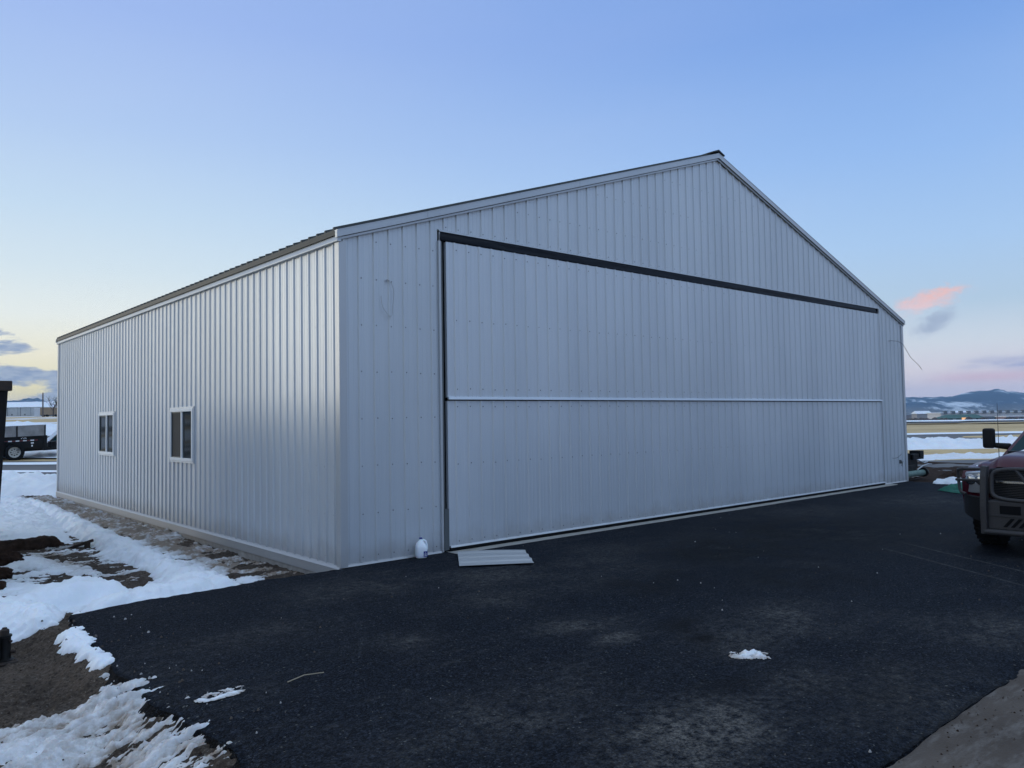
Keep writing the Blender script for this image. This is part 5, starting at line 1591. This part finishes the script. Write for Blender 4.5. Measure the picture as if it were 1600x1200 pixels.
def bare_tree(c, h, seed, label, spread=1.0, group=None):
    rn = random.Random(seed)
    t_ = empty('bare_tree', c, label, 'tree', group)
    mt, mcw = MB(), MB()
    c = Vector(c)
    trunk = [c + Vector((0, 0, -.3)), c + Vector((rn.uniform(-.1, .1), 0, h * .22)), c + Vector((rn.uniform(-.2, .2), 0, h * .38))]
    mt.tube(trunk, [h * .032, h * .024, h * .018], 7)

    def br(p, d, l, r, lev):
        pts = [p]; q = p.copy(); dd = d.copy()
        for k in range(3):
            dd = (dd + Vector((rn.uniform(-.25, .25), rn.uniform(-.25, .25), rn.uniform(-.05, .22)))).normalized()
            q = q + dd * l / 3; pts.append(q.copy())
        mcw.tube(pts, [r, r * .8, r * .6, r * .4], 4, cap=False)
        if lev < 4:
            for k in range(rn.choice((2, 3, 3))):
                nd = (dd + Vector((rn.uniform(-1, 1) * spread, rn.uniform(-1, 1) * spread, rn.uniform(-.1, .7)))).normalized()
                br(pts[rn.choice((1, 2, 3))], nd, l * rn.uniform(.55, .78), max(r * .55, .010), lev + 1)
    for k in range(6):
        a = rn.uniform(0, 6.28)
        br(trunk[rn.choice((1, 2, 2))], Vector((math.cos(a) * spread, math.sin(a) * spread, rn.uniform(.5, 1.3))).normalized(), h * rn.uniform(.24, .34), h * .012, 0)
    mt.build('trunk', M['bark'], t_); mcw.build('crown', M['bark'], t_)
    return t_


bare_tree((37.4, 213.2, 4.0), 6.0, 5, 'leafless tree behind the tan box trailer, nearest the utility pole', .9, 'bare trees beyond the trailers')
bare_tree((39.0, 215.0, 4.1), 5.4, 9, 'leafless tree behind the tan box trailer, nearest the hangar corner', 1.1, 'bare trees beyond the trailers')

# right: airfield buildings
cG = (391.5, 128.5)
s5 = empty('airfield_hangar', (cG[0], cG[1], -2.4), 'far hangar with a hipped green roof and a glowing open front', 'hangar')
mb = MB(); facing_box(mb, cG, -6.5, 10.0, 0, 9, -3.2, -1.6); mb.build('wall', mat('dark_green_wall', (.05, .10, .085), .7), s5)
mb = MB(); mb.loft([[fp(cG, -8.5, -1, -1.65), fp(cG, 11.2, -1, -1.65), fp(cG, 11.2, 10, -1.65), fp(cG, -8.5, 10, -1.65)], [fp(cG, -4.5, 3.5, .1), fp(cG, 8.2, 3.5, .1), fp(cG, 8.2, 5.5, .1), fp(cG, -4.5, 5.5, .1)]]); mb.build('roof', mat('green_roof', (.022, .085, .06), .6), s5)
mb = MB(); facing_box(mb, cG, -.9, 1.9, -1.3, -.95, -2.5, -1.35)
fr5 = mb.build('bay_light', mat('lit_opening', (.8, .5, .25), .6, 0, .3, None, **{'Emission Color': (1.0, .48, .18, 1), 'Emission Strength': .75}), s5)
mb = MB()
for a in (-4.5, 4.6, 7.4): facing_box(mb, cG, a, a + 1.5, -.15, -.002, -2.6, -1.75)
mb.build('door', M['shed'], s5)
cW = (468, 154)
s6 = empty('terminal_building', (cW[0], cW[1], -2), 'very long low white far building with a row of dark roof vents', 'building')
mb = MB(); facing_box(mb, cW, -13, 95, 0, 14, -3.4, .55); mb.build('wall', mat('white_wall', (.62, .60, .58), .7), s6)
mb = MB(); facing_box(mb, cW, -13.5, 95.5, -.4, 14.4, .552, 1.0); mb.build('roof', M['snow'], s6)
for k in range(24):
    mb = MB(); a = -11.5 + k * 4.3; facing_box(mb, cW, a, a + 1.7, -.9, .8, .2, 1.75); mb.build('roof_vent', M['seam'], s6)
mb = MB(); facing_box(mb, cW, -12.9, 94.9, -.3, -.002, -3.4, -1.6); mb.build('plinth', M['seam'], s6)
cP = (408, 110)
s7 = empty('brick_building', (cP[0], cP[1], -2.7), 'low pinkish far building with dark doors, right of the green roofed hangar', 'building')
mb = MB(); facing_box(mb, cP, -6, 30, 0, 8, -3.4, -1.25); mb.build('wall', mat('pink_wall', (.42, .30, .28), .8), s7)
mb = MB(); facing_box(mb, cP, -6.4, 30.4, -.4, 8.4, -1.248, -.95); mb.build('roof', M['snow'], s7)
for k in range(8):
    mb = MB(); facing_box(mb, cP, -4.5 + k * 4, -2.6 + k * 4, -.12, -.002, -2.8, -1.6); mb.build('door', M['seam'], s7)
rb = random.Random(17)
for k in range(26):
    # small houses of the town, each its own
    azk = R(66.5 + k * .52 + rb.uniform(-.2, .2)); dk = rb.uniform(520, 1100)
    x, y = CAM.x + dk * math.sin(azk), CAM.y + dk * math.cos(azk)
    z = float(base(x, y)) - .3
    wd, hh = rb.uniform(6, 15), rb.uniform(2.5, 4.5)
    colr = rb.choice(((.34, .31, .29), (.22, .17, .15), (.42, .40, .38), (.27, .20, .18), (.16, .14, .14)))
    hs = empty('house', (x, y, z), 'small far house of the town beyond the airfield', 'house', 'town houses beyond the airfield')
    mb = MB(); facing_box(mb, (x, y), -wd / 2, wd / 2, 0, 8, z, z + hh); mb.build('wall', mat('house_wall', colr, .8), hs)
    mb = MB(); mb.loft([[fp((x, y), -wd / 2 - .4, -.4, z + hh), fp((x, y), wd / 2 + .4, -.4, z + hh), fp((x, y), wd / 2 + .4, 8.4, z + hh), fp((x, y), -wd / 2 - .4, 8.4, z + hh)],
                        [fp((x, y), -wd / 2 + .3, 3.8, z + hh + 2), fp((x, y), wd / 2 - .3, 3.8, z + hh + 2), fp((x, y), wd / 2 - .3, 4.2, z + hh + 2), fp((x, y), -wd / 2 + .3, 4.2, z + hh + 2)]])
    mb.build('roof', M['snow'] if rb.random() < .6 else M['seam'], hs)
# dark leafless scrub of the town, read as one mass
mb = MB()
for k in range(600):
    azk = R(66 + rb.random() * 15); dk = rb.uniform(330, 1200)
    x, y = CAM.x + dk * math.sin(azk), CAM.y + dk * math.cos(azk); z = float(base(x, y)) - .5
    s = rb.uniform(.6, 1.5)
    ring = lambda q, zz: [Vector((x + q * s * math.cos(a) * rb.uniform(.7, 1.2), y + q * s * math.sin(a) * rb.uniform(.7, 1.2), z + zz)) for a in (0, 1.05, 2.1, 3.14, 4.2, 5.2)]
    mb.loft([ring(.5, 0), ring(1.0, s * .5), ring(.7, s * .95), ring(.15, s * 1.25)])
tag(mb.build('scrub', mat('bare_scrub', (.075, .06, .05), .9, 0, .1, rough_var((.05, .042, .038), (.11, .085, .07), .6))), kind='stuff')


# ------------------------------------------------------------------ hills
def ridge_mesh(name, az0, az1, r0, r1, crest, seed, step=.06):
    na_ = int((az1 - az0) / step); nr_ = 40
    A, Q = np.meshgrid(np.linspace(az0, az1, na_), np.linspace(0, 1, nr_), indexing='ij')
    rad = r0 + (r1 - r0) * Q
    X, Y = CAM.x + rad * np.sin(np.radians(A)), CAM.y + rad * np.cos(np.radians(A))
    ck = np.interp(A, [c[0] for c in crest], [c[1] for c in crest])
    top = np.tan(np.radians(ck)) * (r0 + (r1 - r0) * .72) + CAM.z
    pr = np.where(Q < .72, (Q / .72) ** .8, np.clip(1 - (Q - .72) / .28 * .8, 0, 1))
    n = fbm(X / 420, Y / 420, 6, .6, seed) * .42 + fbm(X / 110, Y / 110, 5, .62, seed + 4) * .22
    Z = -14 + (top + 14) * pr * (1 + n * (1 - .8 * (np.abs(Q - .72) < .1))) + fbm(A * 3, A * 0 + 1, 4, .55, seed + 7) * 10 * (np.abs(Q - .72) < .06)
    o = np_mesh(name, np.stack([X, Y, Z], -1).reshape(-1, 3), grid_faces(na_, nr_), M['hills'])
    tag(o, kind='structure')
    return o


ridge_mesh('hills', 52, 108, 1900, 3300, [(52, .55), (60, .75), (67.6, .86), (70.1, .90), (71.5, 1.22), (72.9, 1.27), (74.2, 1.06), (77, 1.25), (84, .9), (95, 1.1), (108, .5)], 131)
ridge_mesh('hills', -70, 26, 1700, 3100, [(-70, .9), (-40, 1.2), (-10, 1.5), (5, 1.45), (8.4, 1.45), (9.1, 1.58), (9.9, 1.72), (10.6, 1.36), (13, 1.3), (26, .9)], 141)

# ------------------------------------------------------------------ air: far things fade to blue
HAZE = 2.2e-4
mb = MB(); mb.box((-3450, -3450, -40), (3450, 3450, 95))
hz_ = mb.build('haze', bpy.data.materials.new('air'))
hm = hz_.data.materials[0]; hm.use_nodes = True; hm.node_tree.nodes.clear()
hv = hm.node_tree.nodes.new('ShaderNodeVolumePrincipled'); hv.inputs['Density'].default_value = HAZE
hv.inputs['Color'].default_value = (.44, .70, 1.0, 1)
ho = hm.node_tree.nodes.new('ShaderNodeOutputMaterial'); hm.node_tree.links.new(hv.outputs[0], ho.inputs['Volume'])
tag(hz_, kind='stuff')
bpy.context.view_layer.update()
